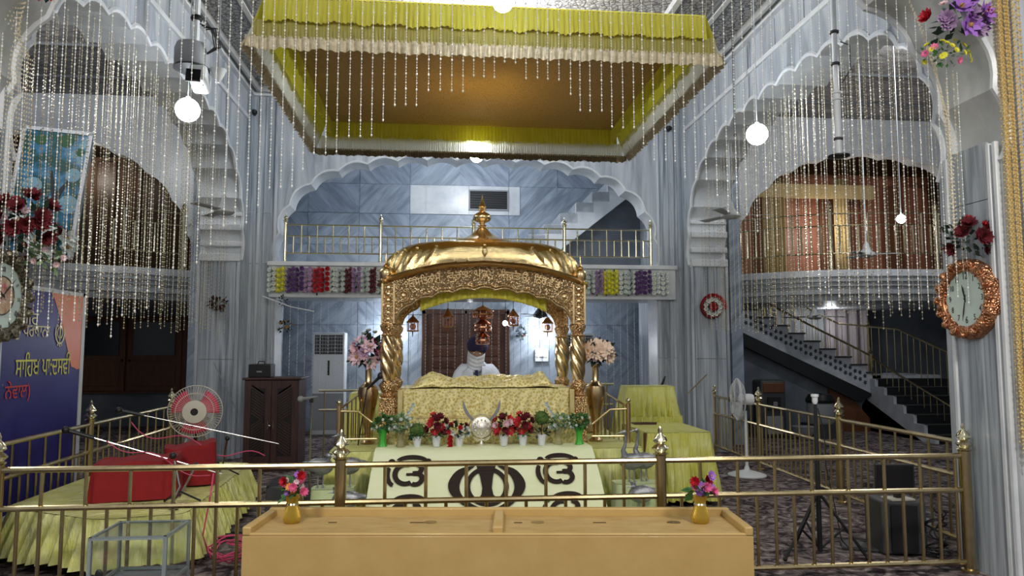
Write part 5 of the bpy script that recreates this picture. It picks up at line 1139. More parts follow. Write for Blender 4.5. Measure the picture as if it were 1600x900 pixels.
for k, (a, b, r_) in enumerate(((-.75, 1.9, .16), (-.35, 1.92, .20), (-.1, 1.75, .12), (-.9, .4, .12), (-.15, .3, .15))): g = G(); g.M = PM; g.prism(disc2(a, b, r_ * .6, 9), XZ, -.007, -.001); obj('painted_leaves', g, 'paint_leaf', pt, smooth=False)
for a, b, r_ in ((-.15, .85, .16), (-.75, 1.1, .16), (-.15, 1.35, .12)): g = G(); g.M = PM; g.prism(disc2(a, b, r_, 11), XZ, -.005, -.001); obj('painted_sky', g, 'paint_sky', pt, smooth=False)

# ------------------------------------------------------------------ BACK WALL FITTINGS
for x0, x1, lab in ((-2.43, -1.83, 'tall white standing air conditioner left of the dais'), (2.40, 3.0, 'tall white standing air conditioner right of the dais')):
    t = thing('air_conditioner', lab, 'air conditioner', ((x0 + x1) / 2, 14.2, 0)); obj('body', G().bb((x0, 14.05, 0), (x1, 14.4, 1.93)), 'white_plastic', t, bev=.02); gr_ = obj('grille', G().bb((x0 + .04, 14.035, 1.52), (x1 - .04, 14.055, 1.88)), 'dark_grey', t)
    for k in range(5): obj('louvre', G().bb((x0 + .05, 14.02, 1.56 + k * .068), (x1 - .05, 14.036, 1.575 + k * .068)), 'grey', gr_)
    for k in range(9): obj('louvre', G().bb((x0 + .07 + k * .056, 14.022, 1.54), (x0 + .078 + k * .056, 14.03, 1.86)), 'grey', gr_)
    obj('display', G().bb(((x0 + x1) / 2 - .02, 14.035, 1.12), ((x0 + x1) / 2 + .02, 14.052, 1.40)), 'black', t); obj('lower_panel', G().bb((x0 + .01, 14.04, .1), (x1 - .01, 14.052, .78)), 'grey', t)
t = thing('switch_board', 'white electrical switch board on the back wall right of the dark door', 'switch', (2.05, 14.75, 1.5)); obj('plate', G().bb((1.90, 14.74, 1.36), (2.18, 14.78, 1.62)), 'white_plastic', t, bev=.005)
for k in range(4): obj('switch', G().bb((1.93 + k * .06, 14.73, 1.45), (1.965 + k * .06, 14.745, 1.53)), 'cream', t)

# ------------------------------------------------------------------ CUPBOARD, AMPLIFIER, MIC STAND
cp = thing('wooden_cupboard', 'dark wooden two-door cupboard with diagonal slatted panels left of the dais', 'cupboard', (-2.2, 10.3, 0)); a0, a1, cy0, cz = -2.61, -1.90, 10.0, 1.235
obj('carcass', G().bb((a0, cy0 + .02, .06), (a1, cy0 + .55, cz - .03)), 'wood_cupboard', cp, bev=.006); obj('top', G().bb((a0 - .03, cy0 - .01, cz - .03), (a1 + .03, cy0 + .58, cz)), 'wood_cupboard', cp, bev=.008); obj('plinth', G().bb((a0 + .02, cy0 + .04, 0), (a1 - .02, cy0 + .5, .06)), 'wood_dark', cp)
mid = (a0 + a1) / 2
for x0, x1, sg in ((a0 + .01, mid - .004, 1), (mid + .004, a1 - .01, -1)):
    d = obj('door', G().bb((x0, cy0, .09), (x1, cy0 + .02, cz - .04)), 'wood_cupboard', cp, bev=.004)
    obj('slat_recess', G().bb((x0 + .075, cy0 - .001, .20), (x1 - .075, cy0 + .003, cz - .14)), 'black', d)
    w_ = (x1 - x0 - .15); k = 0; z = .22
    for half in (0, 1):
        for k in range(12):
            zc = .215 + half * .475 + k * .0375 + .025; an = (R(38) if half == 0 else R(-38)) * sg
            z_ = max(.215, min(cz - .155, zc)); obj('slat', G().box(((x0 + x1) / 2, cy0 - .004, z_), (w_ * 1.02, .008, .014), rot=Matrix.Rotation(-an * .9, 3, 'Y')), 'wood_cupboard', d)
    obj('handle', G().tube([((x1 - .03) if sg > 0 else (x0 + .03), cy0 - .02, .56), ((x1 - .03) if sg > 0 else (x0 + .03), cy0 - .02, .66)], .005, 6), 'chrome', d)
obj('knob', G().sph((mid - .01, cy0 - .02, .60), .02, 10, 8), 'chrome', cp)
t = thing('amplifier', 'black amplifier box with a carrying handle standing on the dark cupboard', 'amplifier', (-2.42, 10.15, cz)); obj('body', G().bb((-2.57, 10.02, cz), (-2.28, 10.30, cz + .18)), 'black', t, bev=.012); obj('handle', G().tube([(-2.47, 10.12, cz + .18), (-2.46, 10.12, cz + .215), (-2.39, 10.12, cz + .215), (-2.38, 10.12, cz + .18)], .008, 6), 'black', t); obj('badge', G().bb((-2.46, 10.014, cz + .07), (-2.39, 10.02, cz + .09)), 'chrome', t)
t = thing('microphone_stand', 'floor microphone stand between the dark cupboard and the dais', 'microphone stand', (-1.42, 8.2, 0))
obj('base', G().lathe([(.12, 0), (.12, .012), (.02, .03)], (-1.42, 8.2, 0), 20), 'black', t); obj('pole', G().tube([(-1.42, 8.2, .02), (-1.42, 8.2, 1.06)], .010, 8), 'chrome', t); m_ = obj('microphone', G().sph((-1.52, 8.12, 1.075), .035, 12, 8).tube([(-1.51, 8.13, 1.075), (-1.36, 8.24, 1.09)], [.02, .012], 8), 'grey', t); obj('clip', G().bb((-1.44, 8.18, 1.03), (-1.40, 8.22, 1.08)), 'black', t)
for z in (1.06, .80):
    pass
t = thing('back_railing', 'low brass rail behind the cupboard and the left end of the dais', 'railing', (-1.8, 9.3, 0))
for z in (1.10, .86): obj('rail', G().tube([(-1.52, 9.3, z), (.0, 9.3, z)], .015, 8), 'brass_pale', t)
for k in range(7): obj('baluster', G().tube([(-1.45 + k * .22, 9.3, .0), (-1.45 + k * .22, 9.3, 1.10 if k % 2 == 0 else .86)], .009, 6), 'brass_dull', t)
obj('rail', G().tube([(-1.52, 9.3, .10), (.0, 9.3, .10)], .012, 8), 'brass_dull', t)
t = thing('back_railing', 'low brass rail behind the right end of the dais', 'railing', (1.6, 9.6, 0))
for z in (1.15, .88): obj('rail', G().tube([(1.5, 9.6, z), (2.3, 9.6, z)], .015, 8), 'brass_pale', t)
for k in range(4): obj('baluster', G().tube([(1.6 + k * .2, 9.6, 0), (1.6 + k * .2, 9.6, 1.15)], .012, 6), 'brass_dull', t)
t = thing('microphone', 'black microphone leaning beside the left front pillar of the canopy', 'microphone', (-.62, 6.98, 1.32)); obj('head', G().sph((-.575, 6.98, 1.365), .028, 10, 8, (1, 1, 1.2)), 'black', t); obj('handle', G().tube([(-.585, 6.98, 1.35), (-.70, 7.0, 1.24)], [.016, .010], 8), 'black', t); obj('stand', G().tube([(-.70, 7.0, 1.24), (-.78, 7.05, .71)], .006, 6), 'black', t)
# black speaker on the floor left of the dais
t = thing('floor_speaker', 'black bag-like speaker on the carpet between cupboard and dais', 'speaker', (-1.45, 6.9, 0)); obj('body', G().bb((-1.56, 6.75, .02), (-1.30, 7.1, .42)), 'black', t, bev=.05, bseg=4); obj('grille', G().bb((-1.54, 6.74, .06), (-1.32, 6.752, .38)), 'dark_grey', t)

# ------------------------------------------------------------------ YELLOW STANDS, FANS ON THE RIGHT
t = thing('draped_lectern', 'tall stand under gathered yellow cloth right of the dais', 'stand', (2.58, 9.0, 0)); obj('cloth', cloth_box(G(), 2.27, 2.88, 8.75, 9.15, .55, 1.155, flare=.09, amp=.040, wv=.085, seed=11), 'yellow_stand', t, ang=80); obj('cloth', cloth_box(G(), 2.20, 2.95, 8.68, 9.2, .03, .80, flare=.05, amp=.042, wv=.085, seed=12), 'yellow_stand', t, ang=80); obj('frame', G().bb((2.32, 8.8, 0), (2.83, 9.1, 1.14)), 'wood_mid', t)
t = thing('draped_table', 'lower table under gathered yellow cloth in front of the tall yellow stand', 'table', (2.45, 7.9, 0)); obj('cloth', cloth_box(G(), 2.13, 2.83, 7.45, 8.5, .06, .745, flare=.10, amp=.045, wv=.095, seed=13), 'yellow_stand', t, ang=80)
for x in (2.14, 2.76):
    for y in (7.5, 8.4): obj('leg', G().bb((x - .025, y - .025, 0), (x + .025, y + .025, .74)), 'wood_mid', t)
t = thing('dark_tray', 'small dark tray lying on the lower yellow draped table', 'tray', (2.35, 8.35, .75)); obj('tray', G().bb((2.22, 8.25, .75), (2.48, 8.42, .762)), 'wood_dark', t, bev=.003); obj('rim', G().bb((2.22, 8.25, .762), (2.48, 8.26, .775)), 'wood_dark', t)
def cage(g, r, d, n=60, rings=5, rr=.0022):
    for k in range(n):
        a = 2 * pi * k / n
        for s_ in (-1, 1): g.tube([(r * .30 * cos(a), s_ * d * .95, r * .30 * sin(a)), (r * .7 * cos(a), s_ * d * .8, r * .7 * sin(a)), (r * cos(a), s_ * d * .12, r * sin(a))], rr, 3, cap=False)
    for q, dd in ((1.0, 0), (1.0, .12), (.7, .8), (.30, .95)):
        for s_ in ((-1, 1) if dd else (1,)): g.tube([(r * q * cos(a * pi / 20), s_ * dd * d, r * q * sin(a * pi / 20)) for a in range(40)], rr * 1.6, 4, closed=True)
def ped_fan(lab, c, rz, r, base_z, blade_mt, cage_mt, pole_mt, base=True, motor='white_plastic', base_r=.22, badge=.26):
    t = thing('pedestal_fan', lab, 'fan', (c[0], c[1], base_z), rz); z = c[2] - base_z
    Mx = Matrix.Translation((0, 0, z)); g = G(); g.M = Mx; cage(g, r, .085); obj('guard', g, cage_mt, t, w=False, smooth=False)
    g = G(); g.M = Mx; g.lathe([(r * badge, .0), (r * badge, .008), (r * .1, .02)], (0, -.085, 0), 24, axis=Matrix.Rotation(R(90), 3, 'X')); h = obj('guard_badge', g, 'cream', t, w=False); g = G(); g.M = Mx; g.lathe([(r * .14, .0), (r * .13, .004)], (0, -.105, 0), 20, axis=Matrix.Rotation(R(90), 3, 'X')); obj('badge_centre', g, 'black', h, w=False)
    for k in range(3):
        a0_ = 2 * pi * k / 3 + .5; g = G(); g.M = Mx
        g.grid(lambda u, v: (r * (.14 + .74 * v) * cos(a0_ + (u - .5) * 1.25), .02 * (u - .5) * 2, r * (.14 + .74 * v) * sin(a0_ + (u - .5) * 1.25)), 10, 5); obj('blade', g, blade_mt, t, w=False, solid=.003)
    g = G(); g.M = Mx; g.lathe([(.01, -.20), (.06, -.20), (.075, -.17), (.075, -.05), (.04, .0)], (0, 0, 0), 20, axis=Matrix.Rotation(R(90), 3, 'X')); obj('motor', g, motor, t, w=False)
    obj('neck', G().bb((-.03, .06, z - .14), (.03, .13, z - .05)), 'black', t, w=False)
    obj('pole', G().tube([(0, .095, .02), (0, .095, z - .12)], [.02, .016], 10), pole_mt, t, w=False)
    if base: obj('base', G().lathe([(base_r, 0), (base_r, .012), (base_r * .8, .03), (.04, .07), (.025, .12)], (0, .095, 0), 32), pole_mt, t, w=False, ang=50)
    return t
f1 = ped_fan('white pedestal fan seen side-on before the right side railing', (3.83, 9.15, .965), R(-103), .27, 0, 'white_plastic', 'white_paint', 'white_plastic', base_r=.24)
f2 = ped_fan('fan with a wire guard, red blades and a black centre standing on the skirted stage', (-2.50, 7.75, .985), R(12), .26, .43, 'fan_red', 'cream', 'black', base=False, motor='grey', badge=.44)
g = G()
for a in (0, 2.1, 4.2): g.tube([(0, .095, .04), (.24 * cos(a), .095 + .24 * sin(a), .01)], .012, 6)
obj('base', g, 'black', f2, w=False)
g = G(); g.tube([(.02, .1, .48), (.20, .06, .02)], .009, 6); g.tube([(-.02, .1, .44), (-.16, -.04, .02)], .009, 6); obj('brace', g, 'grey', f2, w=False)

# ------------------------------------------------------------------ STAGE WITH COVERED INSTRUMENTS
SP = [(-3.30, 5.98), (-2.42, 5.48), (-1.86, 5.62), (-2.0, 8.0), (-3.32, 8.4)]
st_ = thing('stage', 'low stage with a gathered lime yellow skirt on the left behind the front railing', 'platform', (-2.6, 6.8, 0))
obj('deck', G().prism([(-2.62 + (x + 2.62) * .88, 6.8 + (y - 6.8) * .90) for x, y in SP], XY, .35, .40), 'wood_mid', st_)
for x, y in ((-3.1, 6.1), (-2.15, 5.7), (-2.15, 7.8), (-3.2, 8.1)): obj('leg', G().bb((x - .04, y - .04, 0), (x + .04, y + .04, .35)), 'wood_mid', st_)
def poly_cloth(poly, z1, z0, flare, amp, wv, seed, mt, par, nv=10, cr=.10):
    rnd = random.Random(seed); P = [Vector(p) for p in poly]; n = len(P); dense = []
    for i in range(n):
        a, b, c = P[i - 1], P[i], P[(i + 1) % n]; p = b + (a - b).normalized() * cr; q = b + (c - b).normalized() * cr
        for k in range(7): t = k / 6; dense.append((p * (1 - t) ** 2 + b * 2 * t * (1 - t) + q * t * t))
    ring_ = []
    for i in range(len(dense)):
        p, q = dense[i], dense[(i + 1) % len(dense)]; L = (q - p).length; k = max(1, int(L / .016))
        for j in range(k): ring_.append(p.lerp(q, j / k))
    N = len(ring_); ph = [0]; am = [rnd.uniform(.5, 1.4) for _ in range(N)]
    for i in range(N): ph.append(ph[-1] + .016 / wv * 2 * pi * rnd.uniform(.5, 1.5))
    vs = []; fs = []
    for i in range(N):
        d = (ring_[(i + 1) % N] - ring_[i - 1]).normalized(); nn = Vector((d.y, -d.x))
        for j in range(nv + 1):
            t = j / nv; o = nn * (flare * t + amp * sin(ph[i]) * am[(i // 8) * 8 % N] * min(1, .2 + t)); vs.append((ring_[i].x + o.x, ring_[i].y + o.y, z1 + (z0 - z1) * t + .012 * sin(ph[i] * .17) * t))
    for i in range(N):
        for j in range(nv): p = i * (nv + 1) + j; q = ((i + 1) % N) * (nv + 1) + j; fs.append((p, q, q + 1, p + 1))
    obj('skirt', G().add(vs, fs), mt, par, ang=80)
    c = sum(ring_, Vector((0, 0))) / N; R2 = []
    g = G(); M_ = 10
    def f(i, j): t = j / M_; p = ring_[i % N].lerp(c, t); return (p.x, p.y, z1 + .003 + .006 * sin(p.x * 11 + p.y * 5) * min(1, t * 4) + .005 * sin(p.y * 19 - p.x * 7) * min(1, t * 4))
    b = [f(i, j) for i in range(N) for j in range(M_ + 1)]; fs = [(i * (M_ + 1) + j, ((i + 1) % N) * (M_ + 1) + j, ((i + 1) % N) * (M_ + 1) + j + 1, i * (M_ + 1) + j + 1) for i in range(N) for j in range(M_)]
    obj('top_cloth', G().add(b, fs), mt, par, ang=80)
poly_cloth(SP, .415, .085, .09, .045, .10, 4, 'yellow_satin', st_)
def covered(lab, c, d, rz, seed, slope=.0):
    t = thing('covered_instrument', lab, 'instrument cover', (c[0], c[1], .425), rz); rnd = random.Random(seed); x, y, z = d
    def f(u, v):
        a = u * 2 * pi; e = .22; cx_ = math.copysign(abs(cos(a)) ** e, cos(a)); sy = math.copysign(abs(sin(a)) ** e, sin(a)); k = min(1, v / .35); r_ = k
        if v <= .35: zz = z + .012 * sin(cx_ * r_ * 7 + seed) + slope * cx_ * r_
        else: zz = (z + slope * cx_) * (1 - (v - .35) / .65)
        fl = 1 + (.05 + .025 * sin(a * 9 + seed)) * max(0, v - .35) / .65
        return (x / 2 * cx_ * r_ * fl, y / 2 * sy * r_ * fl, max(.004, zz))
    obj('cloth', G().grid(f, 96, 26, wrap=True), 'red_cloth', t, w=False, ang=70); obj('case', G().bb((-x * .42, -y * .42, 0), (x * .42, y * .42, (z - abs(slope)) * .9)), 'wood_mid', t, w=False)
covered('larger instrument under a red cloth at the front of the stage', (-2.46, 6.28), (.62, .44, .30), R(14), 1, .02)
covered('second instrument under a red cloth behind the larger one on the stage', (-2.24, 6.85), (.42, .36, .34), R(18), 2, .02)
def boom(lab, foot, joint, a, b, z0, grp=None):
    t = thing('boom_microphone', lab, 'microphone', (foot[0], foot[1], z0)); g = G()
    for k in range(3): q = k * 2.1 + .5; g.tube([(foot[0], foot[1], z0 + .10), (foot[0] + .16 * cos(q), foot[1] + .16 * sin(q), z0 + .008)], .008, 6)
    obj('base', g, 'black', t); obj('pole', G().tube([(foot[0], foot[1], z0 + .05), joint], .010, 8), 'chrome', t); obj('boom_arm', G().tube([a, b], .0055, 8), 'chrome', t); obj('clamp', G().sph(joint, .022, 8, 6), 'black', t)
    d = (Vector(a) - Vector(b)).normalized(); p = Vector(a); m_ = obj('microphone', G().tube([p - d * .05, p + d * .14], [.014, .017], 10), 'black', t); obj('microphone_head', G().sph(p + d * .17, .030, 12, 8), 'black', m_)
    return t
boom('boom microphone reaching left over the red covered instruments', (-2.02, 5.95, .42), (-1.98, 6.2, .68), (-2.78, 6.1, .93), (-1.78, 6.22, .60), .42)
boom('longer boom microphone reaching left in front of the stage fan', (-2.05, 7.15, .42), (-1.95, 6.95, .80), (-2.72, 6.9, 1.03), (-1.50, 7.0, .74), .42)
t = thing('stand_microphone', 'short microphone stand leaning beside the red covered instruments', 'microphone', (-1.98, 5.9, .42)); obj('pole', G().tube([(-2.02, 5.75, .435), (-2.0, 5.9, .56), (-2.08, 6.0, .74)], .009, 8), 'chrome', t); obj('microphone', G().sph((-2.10, 6.02, .78), .028, 10, 8).tube([(-2.02, 5.75, .44), (-1.95, 5.72, .44)], .016, 8), 'black', t)
t = thing('cable', 'pink cable looped from the boom microphones over the stage', 'cable', (-2.0, 6.5, .5)); 
obj('loop', G().tube([(-2.70 + i * .055, 6.7 + i * .01, .98 - .36 * (i / 20) ** .7 - .05 * sin(i * .6)) for i in range(21)], .005, 5), 'pink_cable', t); obj('loop', G().tube([(-2.62 + i * .04, 6.05, .90 - .3 * (i / 20) - .035 * sin(i * .5)) for i in range(21)], .004, 5), 'pink_cable', t)
t = thing('cable_tangle', 'tangle of pink and red cables on the carpet beside the glass box', 'cable', (-1.55, 5.75, .02)); rnd = random.Random(2)
for k in range(6):
    pts = []; cx_, cy_ = rnd.uniform(-1.68, -1.4), rnd.uniform(5.5, 6.1); r_ = rnd.uniform(.07, .16)
    for i in range(26): a = i * .5; pts.append((cx_ + r_ * cos(a) * (1 + .3 * sin(i * .7 + k)), cy_ + r_ * sin(a), .02 + .10 * abs(sin(i * .23 + k)) + .01 * k))
    obj('coil', G().tube(pts, .006, 5), 'pink_cable', t)
obj('coil', G().tube([(-1.75, 5.9, .02), (-1.80, 5.85, .2), (-1.74, 5.8, .5), (-1.78, 6.0, .64)], .006, 5), 'pink_cable', t)
t = thing('glass_plate', 'clear sheet of glass lying on the carpet beside the glass box', 'glass', (-1.52, 5.2, .02)); obj('plate', G().box((-1.5, 5.28, .03), (.22, .16, .006), rz=.5), 'glass_edge', t); obj('edge', G().box((-1.5, 5.20, .03), (.22, .008, .008), rz=.5), 'chrome', t)
# glass donation box in front of the railing
gb = thing('glass_box', 'clear glass collection box with metal edges at the lower left before the railing', 'box', (-1.72, 4.45, 0)); gx0, gx1, gy0, gy1, gz = -1.93, -1.53, 4.32, 4.70, .575
for a, b in (((gx0, gy0, .0), (gx1, gy0 + .006, gz)), ((gx0, gy1 - .006, 0), (gx1, gy1, gz)), ((gx0, gy0, 0), (gx0 + .006, gy1, gz)), ((gx1 - .006, gy0, 0), (gx1, gy1, gz)), ((gx0, gy0, gz - .008), (gx1, gy1, gz))): obj('glass_pane', G().bb(a, b), 'glass', gb, smooth=False)
for x in (gx0, gx1):
    for y in (gy0, gy1): obj('corner_strip', G().bb((x - .010, y - .010, 0), (x + .010, y + .010, gz)), 'glass_edge', gb)
for a, b in (((gx0, gy0), (gx1, gy0)), ((gx0, gy1), (gx1, gy1)), ((gx0, gy0), (gx0, gy1)), ((gx1, gy0), (gx1, gy1))):
    for z in (gz - .006, .30): 
        if z > .5 or a[1] != b[1] or a[1] == gy1: obj('edge_strip', G().bb((a[0] - .008, a[1] - .008, z - .010), (b[0] + .008, b[1] + .008, z + .008)), 'glass_edge', gb)
obj('padlock', G().sph((gx0 + .06, gy0 - .015, .38), .022, 10, 8, (1, .5, 1.3)), 'black', gb); obj('shelf', G().bb((gx0 + .01, gy0 + .01, .28), (gx1 - .01, gy1 - .01, .286)), 'glass_edge', gb)
for i, (x, y) in enumerate(((-1.70, 4.5), (-1.62, 4.42), (-1.80, 4.45))): tag(obj('paper_note', G().box((x, y, .293 + i * .003), (.12, .06, .002), rz=.5 * i), ('cream', 'f_palepink', 'white_plastic')[i], smooth=False), ('cream', 'pinkish', 'white')[i] + ' paper note lying inside the glass collection box', 'paper')

# ------------------------------------------------------------------ TRIPOD, MONITOR, COMPUTER ON THE RIGHT
t = thing('tripod_stand', 'tall black tripod pole behind the front railing on the right', 'tripod', (2.95, 5.5, 0)); tx, ty = 2.96, 5.55
obj('pole', G().tube([(tx, ty, .04), (tx, ty, .75), (tx + .0, ty, 1.20)], [.020, .018, .013], 10), 'black', t); obj('top_mount', G().lathe([(.012, 1.18), (.022, 1.20), (.022, 1.235), (.03, 1.24), (.03, 1.26)], (tx, ty, 0), 12), 'white_plastic', t)
for a in (R(195), R(-20), R(95)):
    l = obj('leg', G().tube([(tx, ty, .50), (tx + .34 * cos(a), ty + .34 * sin(a), .015)], .012, 8), 'black', t); obj('brace', G().tube([(tx, ty, .06), (tx + .19 * cos(a), ty + .19 * sin(a), .24)], .009, 6), 'black', t); obj('rubber_foot', G().sph((tx + .34 * cos(a), ty + .34 * sin(a), .015), .018, 8, 6), 'black', l)
obj('cable', G().tube([(tx + .02, ty, 1.15), (tx + .07, ty, .95), (tx + .06, ty - .02, .7), (tx + .13, ty, .4), (tx + .18, ty, .12), (tx + .28, ty, .02)], .004, 5), 'black', t)
t = thing('computer_monitor', 'small black flat monitor standing on the black case by the right pillar', 'monitor', (3.66, 5.62, .42)); obj('screen', G().box((3.62, 5.58, .60), (.30, .03, .20), rz=R(-12)), 'black', t, bev=.006); obj('panel', G().box((3.615, 5.563, .602), (.27, .005, .17), rz=R(-12)), 'black_gloss', t); obj('neck', G().bb((3.63, 5.58, .43), (3.68, 5.62, .52)), 'black', t); obj('stand', G().bb((3.56, 5.53, .415), (3.76, 5.68, .43)), 'cream', t, bev=.004)
t = thing('computer_case', 'black equipment case with side grille standing behind the right end of the front railing', 'computer', (3.66, 5.7, 0)); obj('case', G().box((3.66, 5.66, .215), (.34, .34, .40), rz=R(-10)), 'dark_grey', t, bev=.01); obj('front_panel', G().box((3.62, 5.475, .215), (.20, .015, .36), rz=R(-10)), 'black', t); obj('vent', G().lathe([(.055, 0), (.055, .01)], (3.80, 5.50, .24), 16, axis=Matrix.Rotation(R(90), 3, 'X')), 'grey', t)
t = thing('cable_tangle', 'tangled black cables beside the black equipment case', 'cable', (3.85, 5.45, 0)); rnd = random.Random(6)
for k in range(6): pts = [(3.80 + .06 * cos(i * .6 + k) + .01 * k, 5.38 + .05 * sin(i * .6), .03 + .38 * (i / 20) * abs(sin(k + 1)) + .0) for i in range(21)]; obj('wire', G().tube(pts, .006, 5), 'black', t)
t = thing('dark_mat', 'dark flat tray on the carpet left of the equipment case', 'mat', (3.45, 5.35, 0)); obj('mat', G().box((3.42, 5.75, .015), (.30, .22, .02), rz=R(-25)), 'dark_grey', t, bev=.004); obj('rim', G().box((3.42, 5.64, .025), (.28, .012, .012), rz=R(-25)), 'dark_grey', t)
# dim appliances under the right-hand stairs
t = thing('water_cooler', 'brownish upright water dispenser in the shade under the right stairs', 'water dispenser', (6.0, 13.0, 0)); obj('body', G().bb((5.80, 12.8, 0), (6.28, 13.2, 1.05)), 'dark_grey', t, bev=.05, bseg=3); obj('top', G().bb((5.84, 12.78, .82), (6.24, 12.81, 1.0)), 'wood_mid', t, bev=.02); obj('recess', G().bb((5.92, 12.77, .50), (6.16, 12.81, .74)), 'black', t); obj('tap', G().bb((6.0, 12.73, .58), (6.08, 12.79, .66)), 'chrome', t); obj('lower_panel', G().bb((5.90, 12.78, .08), (6.2, 12.81, .40)), 'grey', t)
t = thing('steel_drum', 'dim steel urn with a black lid in the shade under the right stairs', 'drum', (6.98, 12.9, 0)); obj('drum', G().lathe([(.22, .25), (.24, .28), (.24, .60), (.22, .63)], (6.98, 12.9, 0), 24), 'grey', t); obj('lid', G().lathe([(.25, .63), (.26, .68), (.20, .78), (.02, .80)], (6.98, 12.9, 0), 24), 'black', t); obj('stool', G().bb((6.72, 12.65, 0), (7.24, 13.15, .25)), 'dark_grey', t)
t = thing('wash_bowl', 'pale round bowl on the floor beside the steel urn', 'bowl', (6.5, 12.6, 0)); obj('bowl', G().lathe([(.08, 0), (.17, .12), (.20, .22), (.19, .22), (.15, .10)], (6.5, 12.6, 0), 20), 'grey', t); obj('rim', G().lathe([(.20, .22), (.21, .23), (.19, .235)], (6.5, 12.6, 0), 20), 'grey', t)
t = thing('window_curtain', 'pale grey curtain with a pinkish border behind the right-hand stairs', 'curtain', (8.6, 15.7, .4))
obj('cloth', G().grid(lambda u, v: (6.95 + u * 1.75, 15.75 + .03 * sin(u * 50), .3 + v * 2.3), 90, 3), 'grey', t, ang=80, solid=.005); obj('cloth', G().grid(lambda u, v: (8.7 + u * 1.0, 15.72 + .04 * sin(u * 24), .3 + v * 2.3), 60, 3), 'curtain_pink', t, ang=80, solid=.005); obj('curtain_rod', G().tube([(6.9, 15.74, 2.60), (9.8, 15.74, 2.60)], .015, 6), 'white_plastic', t)
t = thing('gallery_curtain', 'tan curtain drawn in folds before the red doors of the right gallery', 'curtain', (7.9, 15.2, 3.05)); obj('cloth', G().grid(lambda u, v: (7.0 + u * .50, 15.1 + .04 * sin(u * 30), 3.1 + v * 2.3), 60, 3), 'curtain_tan', t, ang=80, solid=.005); obj('cloth', G().grid(lambda u, v: (8.65 + u * .30, 15.1 + .04 * sin(u * 24), 3.1 + v * 2.3), 50, 3), 'curtain_tan', t, ang=80, solid=.005); obj('pelmet', G().bb((6.5, 15.05, 4.95), (9.6, 15.15, 5.25)), 'curtain_tan', t)

# ------------------------------------------------------------------ CEILING FANS, CAMERAS, PIPE
def ceil_fan(lab, c, top, rz, r=.6):
    t = thing('ceiling_fan', lab, 'fan', c, rz); obj('motor', G().lathe([(.02, .22), (.045, .18), (.055, .12), (.085, .07), (.13, .04), (.135, .0), (.10, -.03), (.02, -.04)], n=24), 'fanblade', t, w=False, ang=50); obj('rod', G().tube([(0, 0, .1), (0, 0, top - c[2])], .013, 8), 'fanblade', t, w=False)
    for k in range(3):
        a = 2 * pi * k / 3; m_ = Matrix.Rotation(a, 4, 'Z'); g = G(); g.M = m_; g.grid(lambda u, v: (.13 + (r - .13) * u, (v - .5) * (.09 + .04 * u), .02 + .02 * (v - .5)), 6, 2); obj('blade', g, 'fanblade', t, w=False, solid=.005)
ceil_fan('ceiling fan hanging beside the left side arch lamp', (-3.0, 10.2, 3.50), 5.7, R(8)); ceil_fan('ceiling fan hanging low in front of the right gallery arch', (4.15, 10.0, 3.53), 4.7, R(-10)); ceil_fan('dim ceiling fan seen above the right-hand stairs', (6.93, 12.9, 2.20), 2.75, R(5), .62); ceil_fan('ceiling fan hanging in the right wing near the copper clock', (6.95, 11.2, 3.15), 6.4, R(-25), .5)
for x, y, lab, rz in ((-.72, 12.6, 'dark ceiling fan under the gallery left of the canopy', .3), (1.72, 12.6, 'dark ceiling fan under the gallery right of the canopy', -.2)):
    t = thing('passage_fan', lab, 'fan', (x, y, 2.2), rz); obj('motor', G().lathe([(.02, .22), (.05, .12), (.12, .03), (.12, -.02), (.02, -.05)], n=20), 'dark_grey', t, w=False)
    obj('rod', G().tube([(0, 0, .1), (0, 0, .25)], .012, 8), 'dark_grey', t, w=False)
    for k in range(3): m_ = Matrix.Rotation(2 * pi * k / 3, 4, 'Z'); g = G(); g.M = m_; g.grid(lambda u, v: (.12 + .42 * u, (v - .5) * .10, .01), 4, 1); obj('blade', g, 'dark_grey', t, w=False, solid=.005)
t = thing('speaker_pole', 'white pole with a round grey hanging speaker near the left arch', 'speaker', (-2.55, 7.5, 4.5)); obj('pole', G().tube([(-2.55, 7.5, 4.70), (-2.55, 7.5, 5.72)], .035, 10), 'white_plastic', t); obj('drum', G().lathe([(.04, .17), (.15, .16), (.17, .10), (.17, -.06), (.165, -.08)], (-2.58, 7.5, 4.58), 28), 'grey', t, ang=50); obj('rim', G().lathe([(.175, -.08), (.178, -.10), (.12, -.13), (.05, -.16), (.04, -.19)], (-2.58, 7.5, 4.58), 28), 'dark_grey', t)
g = G()
for k in range(4): g.tube([(-2.50 + .02 * k, 7.46, 4.95 - .02 * k), (-2.38 + .02 * k, 7.44, 4.90), (-2.34 + .02 * k, 7.44, 4.70), (-2.44, 7.46, 4.62)], .007, 5)
obj('wires', g, 'dark_grey', t); obj('clamp', G().lathe([(.05, 0), (.06, .02), (.05, .05)], (-2.55, 7.5, 5.0), 12), 'black', t)
t = thing('security_camera', 'white security camera with a dark front below the round grey speaker', 'camera', (-2.47, 7.35, 4.34)); obj('body', G().box((-2.46, 7.40, 4.34), (.17, .30, .17), rot=Euler((R(-14), 0, R(8))).to_matrix()), 'white_plastic', t, bev=.035, bseg=3); obj('lens_face', G().box((-2.475, 7.245, 4.325), (.145, .02, .145), rot=Euler((R(-14), 0, R(8))).to_matrix()), 'black_gloss', t, bev=.03, bseg=3); obj('bracket', G().lathe([(.075, .0), (.08, .02), (.03, .04), (.03, .09)], (-2.47, 7.42, 4.43), 14), 'dark_grey', t)
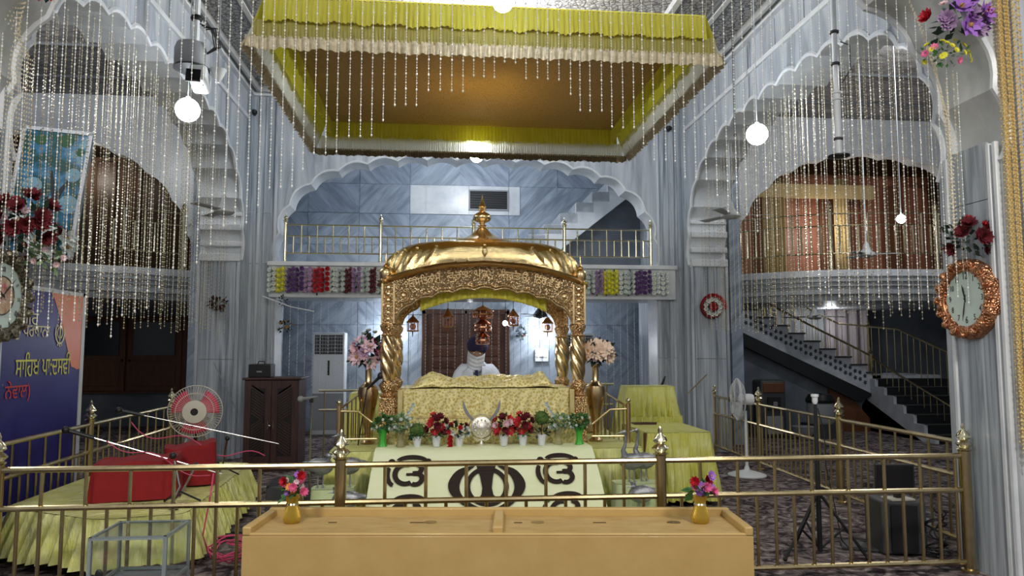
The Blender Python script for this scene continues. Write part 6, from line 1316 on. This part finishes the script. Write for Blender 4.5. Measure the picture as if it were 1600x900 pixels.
t = thing('lamp_shade', 'small white cone fitting on a thin conduit near the left arch', 'lamp', (-2.25, 7.4, 4.4)); obj('cone', G().lathe([(.085, .07), (.08, .06), (.04, -.03), (.025, -.06), (.02, -.07)], (-2.30, 7.45, 4.40), 20), 'white_plastic', t); obj('conduit', G().tube([(-2.30, 7.45, 4.42), (-2.30, 7.45, 5.72)], .008, 6), 'grey', t)
t = thing('microphone_pipe', 'long white ceiling pipe ending in a dark disc near the right arch', 'pipe', (3.55, 6.1, 3.35)); obj('pipe', G().tube([(3.56, 6.1, 3.37), (3.56, 6.1, 3.95)], .032, 12).tube([(3.56, 6.1, 3.95), (3.56, 6.1, 5.72)], .024, 12), 'white_plastic', t)
for z in (3.5, 3.87, 3.93, 4.2, 4.5): obj('clamp', G().lathe([(.034, 0), (.042, .005), (.042, .022), (.034, .027)], (3.56, 6.1, z), 14), 'white_plastic' if 3.8 < z < 4 else 'dark_grey', t)
obj('end_disc', G().lathe([(.02, .03), (.095, .012), (.095, 0), (.02, -.01)], (3.56, 6.1, 3.35), 20), 'black', t); obj('wire', G().tube([(3.60, 6.08, 4.42), (3.68, 6.06, 4.38), (3.68, 6.06, 4.15), (3.60, 6.08, 4.02)], .006, 5), 'dark_grey', t)
t = thing('conduit_pipe', 'thin dark conduit running down the wall right of the fabric canopy', 'pipe', (3.7, 8.6, 4.3)); obj('pipe', G().tube([(3.72, 8.75, 4.35), (3.72, 8.75, 5.7)], .012, 6), 'dark_grey', t); obj('joint', G().sph((3.72, 8.75, 4.35), .02, 8, 6), 'black', t)
for x, y, z, lab in ((-2.96, 11.42, 5.28, 'small black fitting on the rear wall at the left corner'), (3.72, 11.42, 5.22, 'small black fitting on the rear wall at the right corner')): t = thing('wall_fitting', lab, 'fitting', (x, y, z)); obj('body', G().lathe([(.02, 0), (.05, .02), (.05, .06), (.03, .08)], (x, y, z), 14), 'black', t); obj('bracket', G().bb((x - .02, y, z), (x + .02, y + .07, z + .03)), 'black', t)
t = thing('thin_rod', 'thin rod leaning against the far left pillar', 'rod', (-3.0, 11.0, .9)); obj('rod', G().tube([(-3.28, 10.9, 1.42), (-2.95, 10.9, .75)], .008, 5), 'grey', t)
t = thing('thin_rod', 'thin brass rod leaning on the far right pillar', 'rod', (3.9, 10.9, .9)); obj('rod', G().tube([(4.12, 11.0, 1.22), (3.80, 11.0, .92)], .010, 5), 'brass_dull', t)
t = thing('black_strap', 'black strap hanging on the rear wall right of the yellow stand', 'strap', (3.55, 11.4, 1.0)); obj('strap', G().tube([(3.60, 11.47, 1.18), (3.50, 11.465, .95), (3.46, 11.46, .80)], [.008, .03, .012], 6), 'black', t)
